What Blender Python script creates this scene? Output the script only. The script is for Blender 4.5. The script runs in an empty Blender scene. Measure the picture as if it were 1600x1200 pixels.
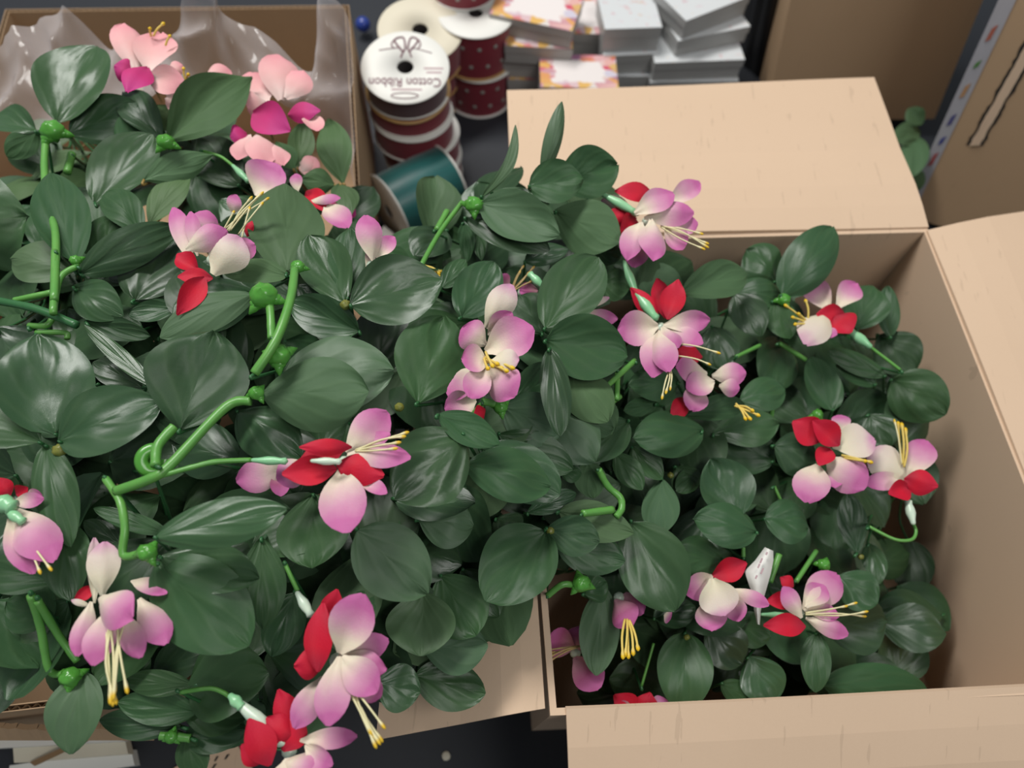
import bpy, math, random
from mathutils import Vector as V, Matrix, noise
random.seed(11)
sc = bpy.context.scene
col = sc.collection

# ------------------------------------------------------------------ camera
FPX = 1155.0
PITCH, ROLL = math.radians(62.5), math.radians(4.0)
CAM = V((0, 0, 0.75))
R0, U0, FW = V((1, 0, 0)), V((0, math.sin(PITCH), math.cos(PITCH))), V((0, math.cos(PITCH), -math.sin(PITCH)))
RT = R0 * math.cos(ROLL) + U0 * math.sin(ROLL)
UP = U0 * math.cos(ROLL) - R0 * math.sin(ROLL)
cam_data = bpy.data.cameras.new('camera')
cam_data.sensor_width = 36.0
cam_data.lens = 36.0 * FPX / 1600.0
cam_data.clip_start = 0.01
cam_data.dof.use_dof = True
cam_data.dof.focus_distance = 0.47
cam_data.dof.aperture_fstop = 5.0
cam = bpy.data.objects.new('camera', cam_data)
m = Matrix.Identity(4)
for i in range(3):
    m[i][0], m[i][1], m[i][2], m[i][3] = RT[i], UP[i], -FW[i], CAM[i]
cam.matrix_world = m
col.objects.link(cam)
sc.camera = cam

# ------------------------------------------------------------------ light
world = bpy.data.worlds.new('world'); sc.world = world
world.use_nodes = True
bg = world.node_tree.nodes['Background']
bg.inputs[0].default_value = (0.86, 0.93, 1.0, 1)
bg.inputs[1].default_value = 0.23
def area(name, loc, target, sx, sy, power, colr):
    ld = bpy.data.lights.new(name, 'AREA'); ld.shape = 'RECTANGLE'
    ld.size, ld.size_y, ld.energy, ld.color = sx, sy, power, colr
    o = bpy.data.objects.new(name, ld); o.location = loc
    o.rotation_euler = (V(target) - V(loc)).to_track_quat('-Z', 'Y').to_euler()
    col.objects.link(o); return o
area('tube_and_fill_light', (-0.75, 1.15, 2.1), (0.0, 0.4, 0.2), 1.3, 0.35, 45, (1.0, 0.985, 0.95))
area('tube_and_fill_light', (0.9, -0.3, 2.2), (0.0, 0.4, 0.2), 1.3, 0.35, 15, (1.0, 0.985, 0.95))  # added fill lamp, brightens the faces turned towards the camera
vs = sc.view_settings
vs.view_transform = 'Standard'; vs.look = 'None'; vs.gamma = 1.0; vs.exposure = 0.0
vs.use_curve_mapping = False

# ------------------------------------------------------------------ helpers
def ray(x, y): return RT * ((x - 800) / FPX) + UP * ((600 - y) / FPX) + FW
def at(x, y, z):
    d = ray(x, y); return CAM + d * ((z - CAM.z) / d.z)
CROPS = dict(A=(0, 0, .375), B=(500, 0, .375), C=(1000, 0, .375), D=(0, 400, .375), E=(500, 400, .375), F=(1000, 400, .375),
             G=(0, 750, .375), H=(500, 750, .375), I=(1000, 750, .375), J=(0, 150, .25), K=(250, 250, .25), L=(600, 200, .25),
             M=(0, 420, .25), N=(0, 680, .25), O=(350, 650, .25), P=(100, 900, .25), Q=(700, 560, .25), X=(0, 0, 1.0))
def px(c, x, y):
    ox, oy, s = CROPS[c]; return ox + x * s, oy + y * s
HP = [(0,200,.285),(200,200,.295),(400,250,.28),(540,230,.25),(100,500,.325),(400,500,.335),(600,480,.325),(300,800,.33),(550,800,.325),
      (100,900,.31),(100,1050,.265),(300,1100,.265),(500,1050,.285),(700,700,.315),(700,1000,.262),(760,880,.265),(780,330,.285),
      (900,250,.285),(950,330,.28),(850,450,.28),(770,540,.305),(900,650,.275),(1000,800,.235),(900,850,.255),(1040,350,.27),
      (1050,500,.25),(1250,430,.215),(1250,600,.19),(1430,620,.19),(1400,730,.19),(1300,700,.195),(1150,900,.18),(1280,950,.17),
      (1350,850,.15),(1400,1050,.13),(1200,1050,.15),(1000,1050,.16),(900,1000,.175),(1000,1100,.155),(1100,780,.21)]
def HS(x, y):
    a = b = 0
    for hx, hy, hz in HP:
        w = 1.0 / (((x - hx) ** 2 + (y - hy) ** 2 + 2500) ** 1.5); a += w * hz; b += w
    return a / b
RB = [V((-.0085, .423, .22)), V((.375, .469, .22)), V((.4226, .0727, .22)), V((.0403, .033, .22))]   # right box rim: BL BR FR FL
LB = [V((-.58, .70, .205)), V((-.212, .747, .205)), V((-.072, .058, .205)), V((-.445, -.010, .205))]
def point(x, y, z):
    """a point seen at a pixel, at height z, kept inside the walls of the right box"""
    d = ray(x, y); t = (z - CAM.z) / d.z
    if z < .225 and x > 790:
        for a, b in ((RB[0], RB[1]), (RB[1], RB[2])):
            e = b - a; n = V((-e.y, e.x, 0)).normalized()      # outward for back / right
            nd = n.dot(d)
            if nd > 1e-6:
                tw = n.dot(a - CAM) / nd - .012
                zw = CAM.z + d.z * tw
                if t > tw and zw < .222: t = tw
    return CAM + d * t
def inside(p, q, mrg):
    for i in range(4):
        a, b = q[i], q[(i + 1) % 4]; e = (b - a); n = V((-e.y, e.x, 0)).normalized()
        if n.dot(p - a) > -mrg: return False
    return True

def link(o, parent=None):
    col.objects.link(o)
    if parent is not None:
        o.parent = parent
    return o
def mesh(name, verts, faces, mat, parent=None, loc=None, smooth=True, uvs=None, color=None):
    """verts in world space; the object's origin is put at loc (relative to the parents' origins, which carry no rotation)"""
    org = V(loc) if loc is not None else (V(parent['o']) if parent is not None else V((0, 0, 0)))
    me = bpy.data.meshes.new(name)
    me.from_pydata([tuple(V(v) - org) for v in verts], [], faces)
    if uvs:
        ul = me.uv_layers.new(name='UVMap')
        for lp in me.loops: ul.data[lp.index].uv = uvs[lp.vertex_index]
    if smooth: me.polygons.foreach_set('use_smooth', [True] * len(me.polygons))
    me.materials.append(mat); me.update()
    o = bpy.data.objects.new(name, me)
    o.location = org - V(parent['o']) if parent is not None else org
    o['o'] = tuple(org)
    if color: o.color = color
    return link(o, parent)
def empty(name, loc, label, cat, group=None):
    o = bpy.data.objects.new(name, None); o.location = loc; o['o'] = tuple(loc); o.empty_display_size = .02
    tag(o, label, cat, group); return link(o)
def tag(o, label=None, cat=None, group=None, kind=None):
    if label: o['label'] = label
    if cat: o['category'] = cat
    if group: o['group'] = group
    if kind: o['kind'] = kind
    return o
def prism(bot, top):
    n = len(bot); vs_ = list(bot) + list(top)
    fs = [tuple(range(n - 1, -1, -1)), tuple(range(n, 2 * n))] + [(i, (i + 1) % n, n + (i + 1) % n, n + i) for i in range(n)]
    return vs_, fs
def slab(a, b, c, d, th):
    """thick sheet under the quad a b c d"""
    n = (b - a).cross(d - a).normalized()
    if n.z < 0 and abs(n.z) > .3: n = -n
    return prism([p - n * th for p in (a, b, c, d)], [a, b, c, d])
def boxv(o, ex, ey, ez):
    b = [o, o + ex, o + ex + ey, o + ey]; return prism(b, [p + ez for p in b])
def tubev(pts, rads, sides=8, cap=True):
    vs_, fs = [], []; n = len(pts); prev = None
    for i, p in enumerate(pts):
        t = (pts[min(i + 1, n - 1)] - pts[max(i - 1, 0)]).normalized()
        if prev is None: prev = t.orthogonal().normalized()
        a = (prev - t * prev.dot(t)).normalized(); prev = a; b = t.cross(a)
        r = rads[i] if isinstance(rads, (list, tuple)) else rads
        for k in range(sides):
            an = 2 * math.pi * k / sides; vs_.append(p + (a * math.cos(an) + b * math.sin(an)) * r)
    for i in range(n - 1):
        for k in range(sides):
            k2 = (k + 1) % sides; fs.append((i * sides + k, i * sides + k2, (i + 1) * sides + k2, (i + 1) * sides + k))
    if cap: fs += [tuple(range(sides - 1, -1, -1)), tuple(range((n - 1) * sides, n * sides))]
    return vs_, fs
def join(parts):
    vs_, fs = [], []
    for v, f in parts:
        o = len(vs_); vs_ += list(v); fs += [tuple(i + o for i in q) for q in f]
    return vs_, fs
def spline(pts, k=6):
    out = []; n = len(pts)
    for i in range(n - 1):
        p0, p1, p2, p3 = pts[max(i - 1, 0)], pts[i], pts[i + 1], pts[min(i + 2, n - 1)]
        for j in range(k):
            t = j / k
            out.append(.5 * ((2 * p1) + (p2 - p0) * t + (2 * p0 - 5 * p1 + 4 * p2 - p3) * t * t + (3 * p1 - p0 - 3 * p2 + p3) * t ** 3))
    out.append(pts[-1]); return out
def lathe(c, ax, prof, sides=48):
    """prof: (radius, height along ax)"""
    ax = V(ax).normalized(); a = ax.orthogonal().normalized(); b = ax.cross(a); vs_, fs = [], []
    for r, h in prof:
        for k in range(sides):
            an = 2 * math.pi * k / sides; vs_.append(c + ax * h + (a * math.cos(an) + b * math.sin(an)) * r)
    n = len(prof)
    for i in range(n - 1):
        for k in range(sides):
            k2 = (k + 1) % sides; fs.append((i * sides + k, i * sides + k2, (i + 1) * sides + k2, (i + 1) * sides + k))
    return vs_, fs
def ball(c, r, sq=(1, 1, 1), seg=12, rings=8, bump=0, seed=0):
    vs_, fs = [], []
    for i in range(rings + 1):
        th = math.pi * i / rings
        for k in range(seg):
            an = 2 * math.pi * k / seg
            d = V((math.sin(th) * math.cos(an) * sq[0], math.sin(th) * math.sin(an) * sq[1], math.cos(th) * sq[2]))
            vs_.append(c + d * r * (1 + bump * noise.noise(d * 3 + V((seed, 0, 0)))))
    for i in range(rings):
        for k in range(seg):
            k2 = (k + 1) % seg; fs.append((i * seg + k, (i + 1) * seg + k, (i + 1) * seg + k2, i * seg + k2))
    return vs_, fs

# ------------------------------------------------------------------ materials
def mat(name, base=(.5, .5, .5), rough=.5, spec=.5):
    mt = bpy.data.materials.new(name); mt.use_nodes = True
    b = mt.node_tree.nodes['Principled BSDF']
    b.inputs['Base Color'].default_value = (*base, 1); b.inputs['Roughness'].default_value = rough
    b.inputs['Specular IOR Level'].default_value = spec
    return mt, mt.node_tree, b
def nd(nt, t, **kw):
    n = nt.nodes.new(t)
    for k, v in kw.items(): setattr(n, k, v)
    return n
def math_(nt, op, a, b=None, c=None):
    n = nd(nt, 'ShaderNodeMath', operation=op)
    for i, x in enumerate((a, b, c)):
        if x is None: continue
        if isinstance(x, (int, float)): n.inputs[i].default_value = x
        else: nt.links.new(x, n.inputs[i])
    return n.outputs[0]
def mixc(nt, f, a, b, mode='MIX'):
    n = nd(nt, 'ShaderNodeMix', data_type='RGBA', blend_type=mode)
    for i, x in ((0, f), (6, a), (7, b)):
        if isinstance(x, (int, float)): n.inputs[i].default_value = x
        elif isinstance(x, tuple): n.inputs[i].default_value = (*x, 1) if len(x) == 3 else x
        else: nt.links.new(x, n.inputs[i])
    return n.outputs[2]
def noise_(nt, scale, detail=3, coord=None, w=None):
    n = nd(nt, 'ShaderNodeTexNoise'); n.inputs['Scale'].default_value = scale; n.inputs['Detail'].default_value = detail
    if coord: nt.links.new(coord, n.inputs['Vector'])
    return n.outputs['Fac']
def ramp(nt, f, stops):
    n = nd(nt, 'ShaderNodeValToRGB'); cr = n.color_ramp
    while len(cr.elements) < len(stops): cr.elements.new(.5)
    for e, (p, c) in zip(cr.elements, stops): e.position = p; e.color = (*c, 1)
    nt.links.new(f, n.inputs[0]); return n.outputs[0]
def bump_(nt, b, h, strength=.3, dist=.001):
    n = nd(nt, 'ShaderNodeBump'); n.inputs['Strength'].default_value = strength; n.inputs['Distance'].default_value = dist
    nt.links.new(h, n.inputs['Height']); nt.links.new(n.outputs[0], b.inputs['Normal'])

def leaf_material(name, rough):
    mt, nt, b = mat(name, rough=rough, spec=.5)
    oi = nd(nt, 'ShaderNodeObjectInfo'); tc = nd(nt, 'ShaderNodeTexCoord')
    sp = nd(nt, 'ShaderNodeSeparateXYZ'); nt.links.new(tc.outputs['UV'], sp.inputs[0])
    u = math_(nt, 'ABSOLUTE', math_(nt, 'MULTIPLY_ADD', sp.outputs[0], 2.0, -1.0)); v = sp.outputs[1]
    # veins leave the midrib at a narrow angle and bend towards the tip
    ph = math_(nt, 'SUBTRACT', math_(nt, 'MULTIPLY', v, .62), math_(nt, 'MULTIPLY', math_(nt, 'POWER', u, .85), .62))
    wv = math_(nt, 'SINE', math_(nt, 'ADD', math_(nt, 'MULTIPLY', ph, 23.0), math_(nt, 'MULTIPLY', noise_(nt, 30, 2, tc.outputs['Object']), 5.0)))
    ridge = math_(nt, 'POWER', math_(nt, 'MULTIPLY_ADD', wv, .5, .5), 3.0)
    rib = math_(nt, 'SMOOTH_MIN', math_(nt, 'MULTIPLY', u, 9.0), 1.0, .3)
    mott = noise_(nt, 45, 4, tc.outputs['Object']); weave = noise_(nt, 2600, 1, tc.outputs['Object'])
    c0 = mixc(nt, math_(nt, 'MULTIPLY', mott, .55), oi.outputs['Color'], mixc(nt, .5, oi.outputs['Color'], (.05, .085, .03)))
    c1 = mixc(nt, math_(nt, 'MULTIPLY', ridge, .08), c0, (.10, .17, .07))
    c2 = mixc(nt, math_(nt, 'MULTIPLY', weave, .35), c1, mixc(nt, .5, c1, (.11, .17, .10)))
    nt.links.new(c2, b.inputs['Base Color'])
    rr = math_(nt, 'ADD', math_(nt, 'MULTIPLY_ADD', mott, .22, rough - .02), math_(nt, 'MULTIPLY', oi.outputs['Random'], -.14)); nt.links.new(rr, b.inputs['Roughness'])
    hh = math_(nt, 'ADD', math_(nt, 'MULTIPLY', ridge, .4), math_(nt, 'ADD', math_(nt, 'MULTIPLY', rib, .35), math_(nt, 'MULTIPLY', weave, .12)))
    bump_(nt, b, hh, .34, .0012)
    nt.links.new(math_(nt, 'MULTIPLY_ADD', oi.outputs['Random'], .38, .12), b.inputs['Specular IOR Level'])
    return mt
M_LEAF = leaf_material('leaf_fabric', .36)
M_LEAFM = leaf_material('leaf_fabric_matte', .55)
def petal_material(name, inner, mid, outer, lo=.22, md=.58, hi=.85):
    mt, nt, b = mat(name, rough=.62, spec=.25)
    tc = nd(nt, 'ShaderNodeTexCoord'); sp = nd(nt, 'ShaderNodeSeparateXYZ'); nt.links.new(tc.outputs['UV'], sp.inputs[0])
    nz = noise_(nt, 60, 3, tc.outputs['Object'])
    f = math_(nt, 'ADD', sp.outputs[1], math_(nt, 'MULTIPLY_ADD', nz, .35, -.17))
    c = ramp(nt, f, [(lo, inner), (md, mid), (hi, outer)])
    nt.links.new(c, b.inputs['Base Color'])
    st = noise_(nt, 900, 2, tc.outputs['Object']); bump_(nt, b, st, .2, .0006)
    b.inputs['Subsurface Weight'].default_value = .12; b.inputs['Subsurface Radius'].default_value = (.004, .002, .002)
    b.inputs['Subsurface Scale'].default_value = .4
    return mt
M_PETAL = petal_material('petal_mauve', (.70, .61, .48), (.57, .28, .395), (.48, .125, .31))
M_PALE = petal_material('petal_cream', (.66, .60, .45), (.62, .52, .46), (.52, .25, .38), .3, .75, 1.0)
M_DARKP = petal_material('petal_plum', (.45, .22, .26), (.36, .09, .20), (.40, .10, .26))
M_SEPAL = petal_material('sepal_red', (.36, .010, .03), (.52, .008, .028), (.48, .010, .036), .1, .4, .9)
M_PINK = petal_material('petal_pale_pink', (.72, .54, .50), (.72, .40, .39), (.70, .30, .33), .1, .5, .95)
M_MAGENTA = petal_material('sepal_magenta', (.40, .03, .13), (.48, .03, .16), (.46, .04, .20), .1, .5, .9)
def plastic(name, c1, c2, rough=.35):
    mt, nt, b = mat(name, rough=rough)
    tc = nd(nt, 'ShaderNodeTexCoord'); n = noise_(nt, 70, 3, tc.outputs['Object'])
    nt.links.new(mixc(nt, n, c1, c2), b.inputs['Base Color'])
    b.inputs['Subsurface Weight'].default_value = .08; b.inputs['Subsurface Scale'].default_value = .002
    return mt
M_STEM = plastic('stem_plastic', (.075, .26, .05), (.14, .36, .07))
M_STEMD = plastic('stem_plastic_deep', (.02, .10, .03), (.04, .15, .05))
M_HUB = plastic('hub_plastic', (.06, .25, .03), (.10, .33, .05), .25)
M_TUBE = plastic('flower_tube_plastic', (.16, .50, .22), (.34, .60, .36), .3)
M_TUBEW = plastic('flower_tube_pale', (.50, .66, .50), (.62, .70, .58), .3)
M_BUD = plastic('hub_centre_plastic', (.22, .17, .03), (.12, .20, .04), .4)
M_STEMB = plastic('stem_wrapped_tan', (.32, .20, .05), (.25, .17, .05), .5)
def stamen_material(name, a, tip):
    mt, nt, b = mat(name, rough=.5)
    tc = nd(nt, 'ShaderNodeTexCoord'); sp = nd(nt, 'ShaderNodeSeparateXYZ'); nt.links.new(tc.outputs['UV'], sp.inputs[0])
    nt.links.new(ramp(nt, sp.outputs[1], [(0, a), (.8, a), (.88, tip)]), b.inputs['Base Color']); return mt
M_STAM = stamen_material('stamen_cream', (.72, .66, .38), (.72, .46, .02))
M_STAMY = stamen_material('stamen_yellow', (.70, .52, .12), (.75, .48, .01))
M_STAMT = stamen_material('stamen_tan', (.42, .30, .12), (.48, .30, .06))

def card_material(name, c, dark, streak=1.0):
    mt, nt, b = mat(name, rough=.82, spec=.2)
    tc = nd(nt, 'ShaderNodeTexCoord'); mp = nd(nt, 'ShaderNodeMapping'); nt.links.new(tc.outputs['Object'], mp.inputs[0])
    mp.inputs['Scale'].default_value = (260, 25, 25)
    f1 = noise_(nt, 1, 3, mp.outputs[0]); f2 = noise_(nt, 9, 4, tc.outputs['Object']); f3 = noise_(nt, 700, 2, tc.outputs['Object'])
    dash = math_(nt, 'MULTIPLY', math_(nt, 'GREATER_THAN', f1, .68), .22 * streak)
    c1 = mixc(nt, math_(nt, 'MULTIPLY', f2, .45), c, dark); c2 = mixc(nt, math_(nt, 'MULTIPLY', f3, .3), c1, dark)
    nt.links.new(mixc(nt, dash, c2, tuple(x * .55 for x in dark)), b.inputs['Base Color'])
    bump_(nt, b, f1, .12, .0006); return mt
M_CARD = card_material('cardboard_tan', (.68, .50, .355), (.58, .42, .29))
M_CARDB = card_material('cardboard_brown', (.47, .32, .195), (.38, .25, .145), .4)
M_CARDO = card_material('cardboard_old', (.30, .19, .10), (.22, .14, .075), .5)
M_FLUTE = card_material('cardboard_cut_edge', (.36, .25, .15), (.18, .11, .06), 1)
def simple(name, c, rough=.5, var=.25, scale=30, spec=.5):
    mt, nt, b = mat(name, rough=rough, spec=spec); tc = nd(nt, 'ShaderNodeTexCoord')
    n = noise_(nt, scale, 4, tc.outputs['Object'])
    nt.links.new(mixc(nt, math_(nt, 'MULTIPLY', n, var), c, tuple(x * .4 for x in c)), b.inputs['Base Color']); return mt
M_TABLE = simple('black_table_top', (.022, .025, .032), .55, .3, 200)
M_WHITE = simple('white_card', (.80, .79, .74), .55, .12, 20)
M_CREAM = simple('cream_card', (.72, .66, .52), .6, .15, 25)
M_GOLD = simple('gold_rim', (.55, .33, .12), .45, .25, 60)
M_BLACK = simple('ink_and_slot_shade', (.02, .018, .016), .6, .1)
M_MAROON = simple('ink_maroon', (.14, .02, .05), .6, .1)
M_INKPALE = simple('ink_faded', (.45, .30, .32), .6, .1)
M_SILVERD = simple('glitter_dot', (.40, .42, .38), .35, .3, 300)
M_METAL = simple('table_leg_metal', (.10, .10, .11), .4)
M_FLOOR = simple('floor_concrete', (.20, .20, .20), .7, .4, 6)
M_BLUE = simple('blue_glass', (.03, .06, .30), .15, .2)
M_ROPE = simple('core_dark', (.06, .05, .05), .8)
def ribbon(name, c, c2, rough=.5):
    mt, nt, b = mat(name, rough=rough); tc = nd(nt, 'ShaderNodeTexCoord')
    mp = nd(nt, 'ShaderNodeMapping'); nt.links.new(tc.outputs['Object'], mp.inputs[0]); mp.inputs['Scale'].default_value = (30, 30, 900)
    n = noise_(nt, 1, 3, mp.outputs[0]); nt.links.new(mixc(nt, n, c, c2), b.inputs['Base Color']); bump_(nt, b, n, .25, .0005)
    b.inputs['Sheen Weight'].default_value = .3
    return mt
M_RED = ribbon('ribbon_red', (.28, .012, .03), (.16, .006, .02))
M_BURG = ribbon('ribbon_burgundy', (.075, .025, .035), (.11, .035, .045))
M_TEAL = ribbon('ribbon_teal', (.002, .11, .10), (.004, .06, .06), .35)
def floral(name, grey):
    mt, nt, b = mat(name, rough=.35 if grey else .45); tc = nd(nt, 'ShaderNodeTexCoord')
    sp = nd(nt, 'ShaderNodeSeparateXYZ'); nt.links.new(tc.outputs['UV'], sp.inputs[0])
    def edge(o): return math_(nt, 'ABSOLUTE', math_(nt, 'MULTIPLY_ADD', o, 2.0, -1.0))
    e = math_(nt, 'MAXIMUM', math_(nt, 'MULTIPLY', edge(sp.outputs[0]), 1.0), edge(sp.outputs[1]))
    nz = noise_(nt, 7, 2, tc.outputs['UV']); ee = math_(nt, 'ADD', e, math_(nt, 'MULTIPLY_ADD', nz, .5, -.25))
    border = math_(nt, 'SMOOTHSTEP', ee, .62, .78) if False else math_(nt, 'MULTIPLY', math_(nt, 'GREATER_THAN', ee, .66), 1.0)
    vo = nd(nt, 'ShaderNodeTexVoronoi'); vo.inputs['Scale'].default_value = 6.5; nt.links.new(tc.outputs['UV'], vo.inputs['Vector'])
    sv = nd(nt, 'ShaderNodeSeparateColor'); nt.links.new(vo.outputs['Color'], sv.inputs[0])
    fl = ramp(nt, sv.outputs[0], [(0, (.72, .66, .62)), (.25, (.62, .07, .13)), (.45, (.75, .50, .12)), (.62, (.34, .12, .30)), (.8, (.74, .42, .38)), (1, (.60, .56, .66))])
    if grey:
        border = math_(nt, 'MULTIPLY', math_(nt, 'GREATER_THAN', nz, .62), .5); base = (.66, .68, .69)
    else: base = (.80, .74, .72)
    nt.links.new(mixc(nt, border, base, fl), b.inputs['Base Color']); return mt
M_FLORAL = floral('floral_print', False)
M_SILVER = floral('silver_print', True)
M_BOXSIDE = simple('box_side_grey', (.42, .40, .38), .45, .2, 40)
M_SILSIDE = simple('box_side_silver', (.42, .42, .41), .35, .25, 25)
def bag_material():
    mt = bpy.data.materials.new('clear_plastic_film'); mt.use_nodes = True; nt = mt.node_tree
    out = nt.nodes['Material Output']; b = nt.nodes['Principled BSDF']
    b.inputs['Base Color'].default_value = (.86, .80, .80, 1); b.inputs['Roughness'].default_value = .12; b.inputs['Specular IOR Level'].default_value = .8
    tr = nd(nt, 'ShaderNodeBsdfTransparent'); lw = nd(nt, 'ShaderNodeLayerWeight'); lw.inputs[0].default_value = .35
    tc = nd(nt, 'ShaderNodeTexCoord'); n = noise_(nt, 14, 3, tc.outputs['Object'])
    f = math_(nt, 'ADD', math_(nt, 'MULTIPLY', lw.outputs['Facing'], .40), math_(nt, 'MULTIPLY_ADD', n, .22, .02))
    mx = nd(nt, 'ShaderNodeMixShader'); nt.links.new(f, mx.inputs[0]); nt.links.new(tr.outputs[0], mx.inputs[1]); nt.links.new(b.outputs[0], mx.inputs[2])
    nt.links.new(mx.outputs[0], out.inputs[0]); return mt
M_BAG = bag_material()
M_BLKBAG = simple('black_film', (.018, .018, .020), .28, .3, 40)

# ------------------------------------------------------------------ setting
v, f = boxv(V((-3, -2.5, -.78)), V((6, 0, 0)), V((0, 6, 0)), V((0, 0, .04)))
tag(mesh('floor', v, f, M_FLOOR, smooth=False), kind='structure')
tb = empty('work_table', V((0, .55, -.74)), 'black topped work table under the open cardboard boxes', 'table')
v, f = boxv(V((-1.15, -.35, -.03)), V((2.3, 0, 0)), V((0, 1.9, 0)), V((0, 0, .03)))
mesh('table_top', v, f, M_TABLE, tb, smooth=False)
for x in (-1.05, 1.05):
    for y in (-.25, 1.45):
        v, f = tubev([V((x, y, -.74)), V((x, y, -.03))], .018, 12); mesh('leg', v, f, M_METAL, tb)
v, f = ball(at(697, 1181, .001), .0042, (1, 1, .35), 10, 6, .2, 3)
tag(mesh('white_bead', v, f, M_CREAM, loc=at(697, 1181, 0)), 'tiny round white bead lying on the black table before the tan box', 'bead')

# ------------------------------------------------------------------ cardboard boxes
def open_box(name, q, zb, mt, label, flaps, corr=()):
    c = sum(q, V()) / 4; e = empty(name, V((c.x, c.y, zb)), label, 'box')
    th = .0045
    inner = []
    for i in range(4):
        a, b, d = q[i], q[(i + 1) % 4], q[(i - 1) % 4]
        inner.append(a + (b - a).normalized() * th + (d - a).normalized() * th)
    v, f = prism([V((p.x, p.y, zb)) for p in q], [V((p.x, p.y, zb + .004)) for p in q]); mesh('bottom', v, f, mt, e, smooth=False)
    for i in range(4):
        a, b, c2, d2 = q[i], q[(i + 1) % 4], inner[(i + 1) % 4], inner[i]
        if i in corr:                                # cut edge shows liner, flute, liner
            n = (d2 - a); parts = []
            for s0, s1 in ((0, .16), (.84, 1)):
                p4 = [a.lerp(d2, s0), b.lerp(c2, s0), b.lerp(c2, s1), a.lerp(d2, s1)]
                parts.append(prism([V((p.x, p.y, zb + .004)) for p in p4], p4))
            v, f = join(parts); w = mesh('wall', v, f, mt, e, smooth=False)
            nseg = int((b - a).length / .0011); vv, ff = [], []
            for k in range(nseg + 1):
                t = k / nseg; s = .5 + .34 * math.sin(k * math.pi / 3)
                p = a.lerp(b, t).lerp(d2.lerp(c2, t), s); vv += [V((p.x, p.y, p.z - .03)), p - V((0, 0, .0005))]
                if k: ff.append((2 * k - 2, 2 * k, 2 * k + 1, 2 * k - 1))
            mesh('flute', vv, ff, M_FLUTE, w)
        else:
            v, f = prism([V((p.x, p.y, zb + .004)) for p in (a, b, c2, d2)], [a, b, c2, d2]); mesh('wall', v, f, mt, e, smooth=False)
    for fl in flaps:
        a, b, c2, d2 = fl                            # hinge a-b, free edge c2-d2; a slightly sagging sheet
        vv, ff = [], []; n, k = 10, 8
        nrm = (b - a).cross(c2 - b).normalized()
        if nrm.z < 0: nrm = -nrm
        for side in (0, 1):
            for i in range(n + 1):
                for j in range(k + 1):
                    s, t = i / n, j / k
                    p = a.lerp(b, s).lerp(d2.lerp(c2, s), t)
                    p = p + nrm * (.0035 * math.sin(math.pi * min(t * 2.2, 1)) + .0012 * math.sin(5 * s + 3 * t)) - nrm * (.004 * side)
                    vv.append(p)
        W = k + 1; off = (n + 1) * W
        for i in range(n):
            for j in range(k):
                q0 = i * W + j; ff.append((q0, q0 + 1, q0 + W + 1, q0 + W)); ff.append((off + q0, off + q0 + W, off + q0 + W + 1, off + q0 + 1))
        ring = [i * W for i in range(n + 1)] + [n * W + j for j in range(1, W)] + [i * W + k for i in range(n - 1, -1, -1)] + [j for j in range(k - 1, 0, -1)]
        for i in range(len(ring)):
            r0, r1 = ring[i], ring[(i + 1) % len(ring)]; ff.append((r0, r1, off + r1, off + r0))
        mesh('flap', vv, ff, mt, e, smooth=False)
    return e
Z = V((0, 0, 1))
gx = V((.0006, .0006, .003))
rb = RB
back_fl = (rb[0] + Z * .003, rb[1] + Z * .003, at(1365, 122, .222), at(792, 141, .222))
right_fl = (rb[1] + V((-.002, -.004, .002)), rb[2] + V((-.002, .006, .002)), rb[2] + V((.185, .022, -.012)), at(1605, 334, .222) * 2.4 - (rb[1] + V((.004, -.006, .003))) * 1.4)
front_fl = (rb[3] + V((.010, .0045, .0025)), rb[2] + V((-.004, .0045, .0025)), rb[2] + V((.016, -.165, -.09)), rb[3] + V((.030, -.165, -.09)))
left_fl = (rb[0] + V((.0, -.008, .003)), rb[3] + V((-.004, .004, .003)), at(588, 1156, .208), at(655, 420, .213))
open_box('cardboard_box', RB, .0, M_CARD, 'tan open cardboard box holding fuchsia sprays, with four flaps folded outward', [back_fl, right_fl, front_fl, left_fl])
lbq = LB
ffl = (at(-60, 1152, .17), at(238, 1146, .17), at(232, 1128, .20), at(-60, 1122, .20))
lbox = open_box('cardboard_box', LB, .0, M_CARDB, 'brown open cardboard box heaped with fuchsia sprays beside the ribbon spools', [], corr=(0, 1, 2, 3))
# torn remains of its front flap
parts = []
for k in range(26):
    x0, x1 = -40 + k * 10.8, -40 + (k + 1) * 10.8
    j0 = 7 * noise.noise(V((k * .45, 3, 0))); j1 = 7 * noise.noise(V(((k + 1) * .45, 3, 0)))
    a, b = at(x0, 1139 + j0, .178), at(x1, 1139 + j1, .178); c2, d2 = at(x1, 1157, .165), at(x0, 1157, .165)
    parts.append(slab(a, b, c2, d2, .004))
v, f = join(parts); mesh('torn_flap', v, f, M_CARDB, lbox, smooth=False)

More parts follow.
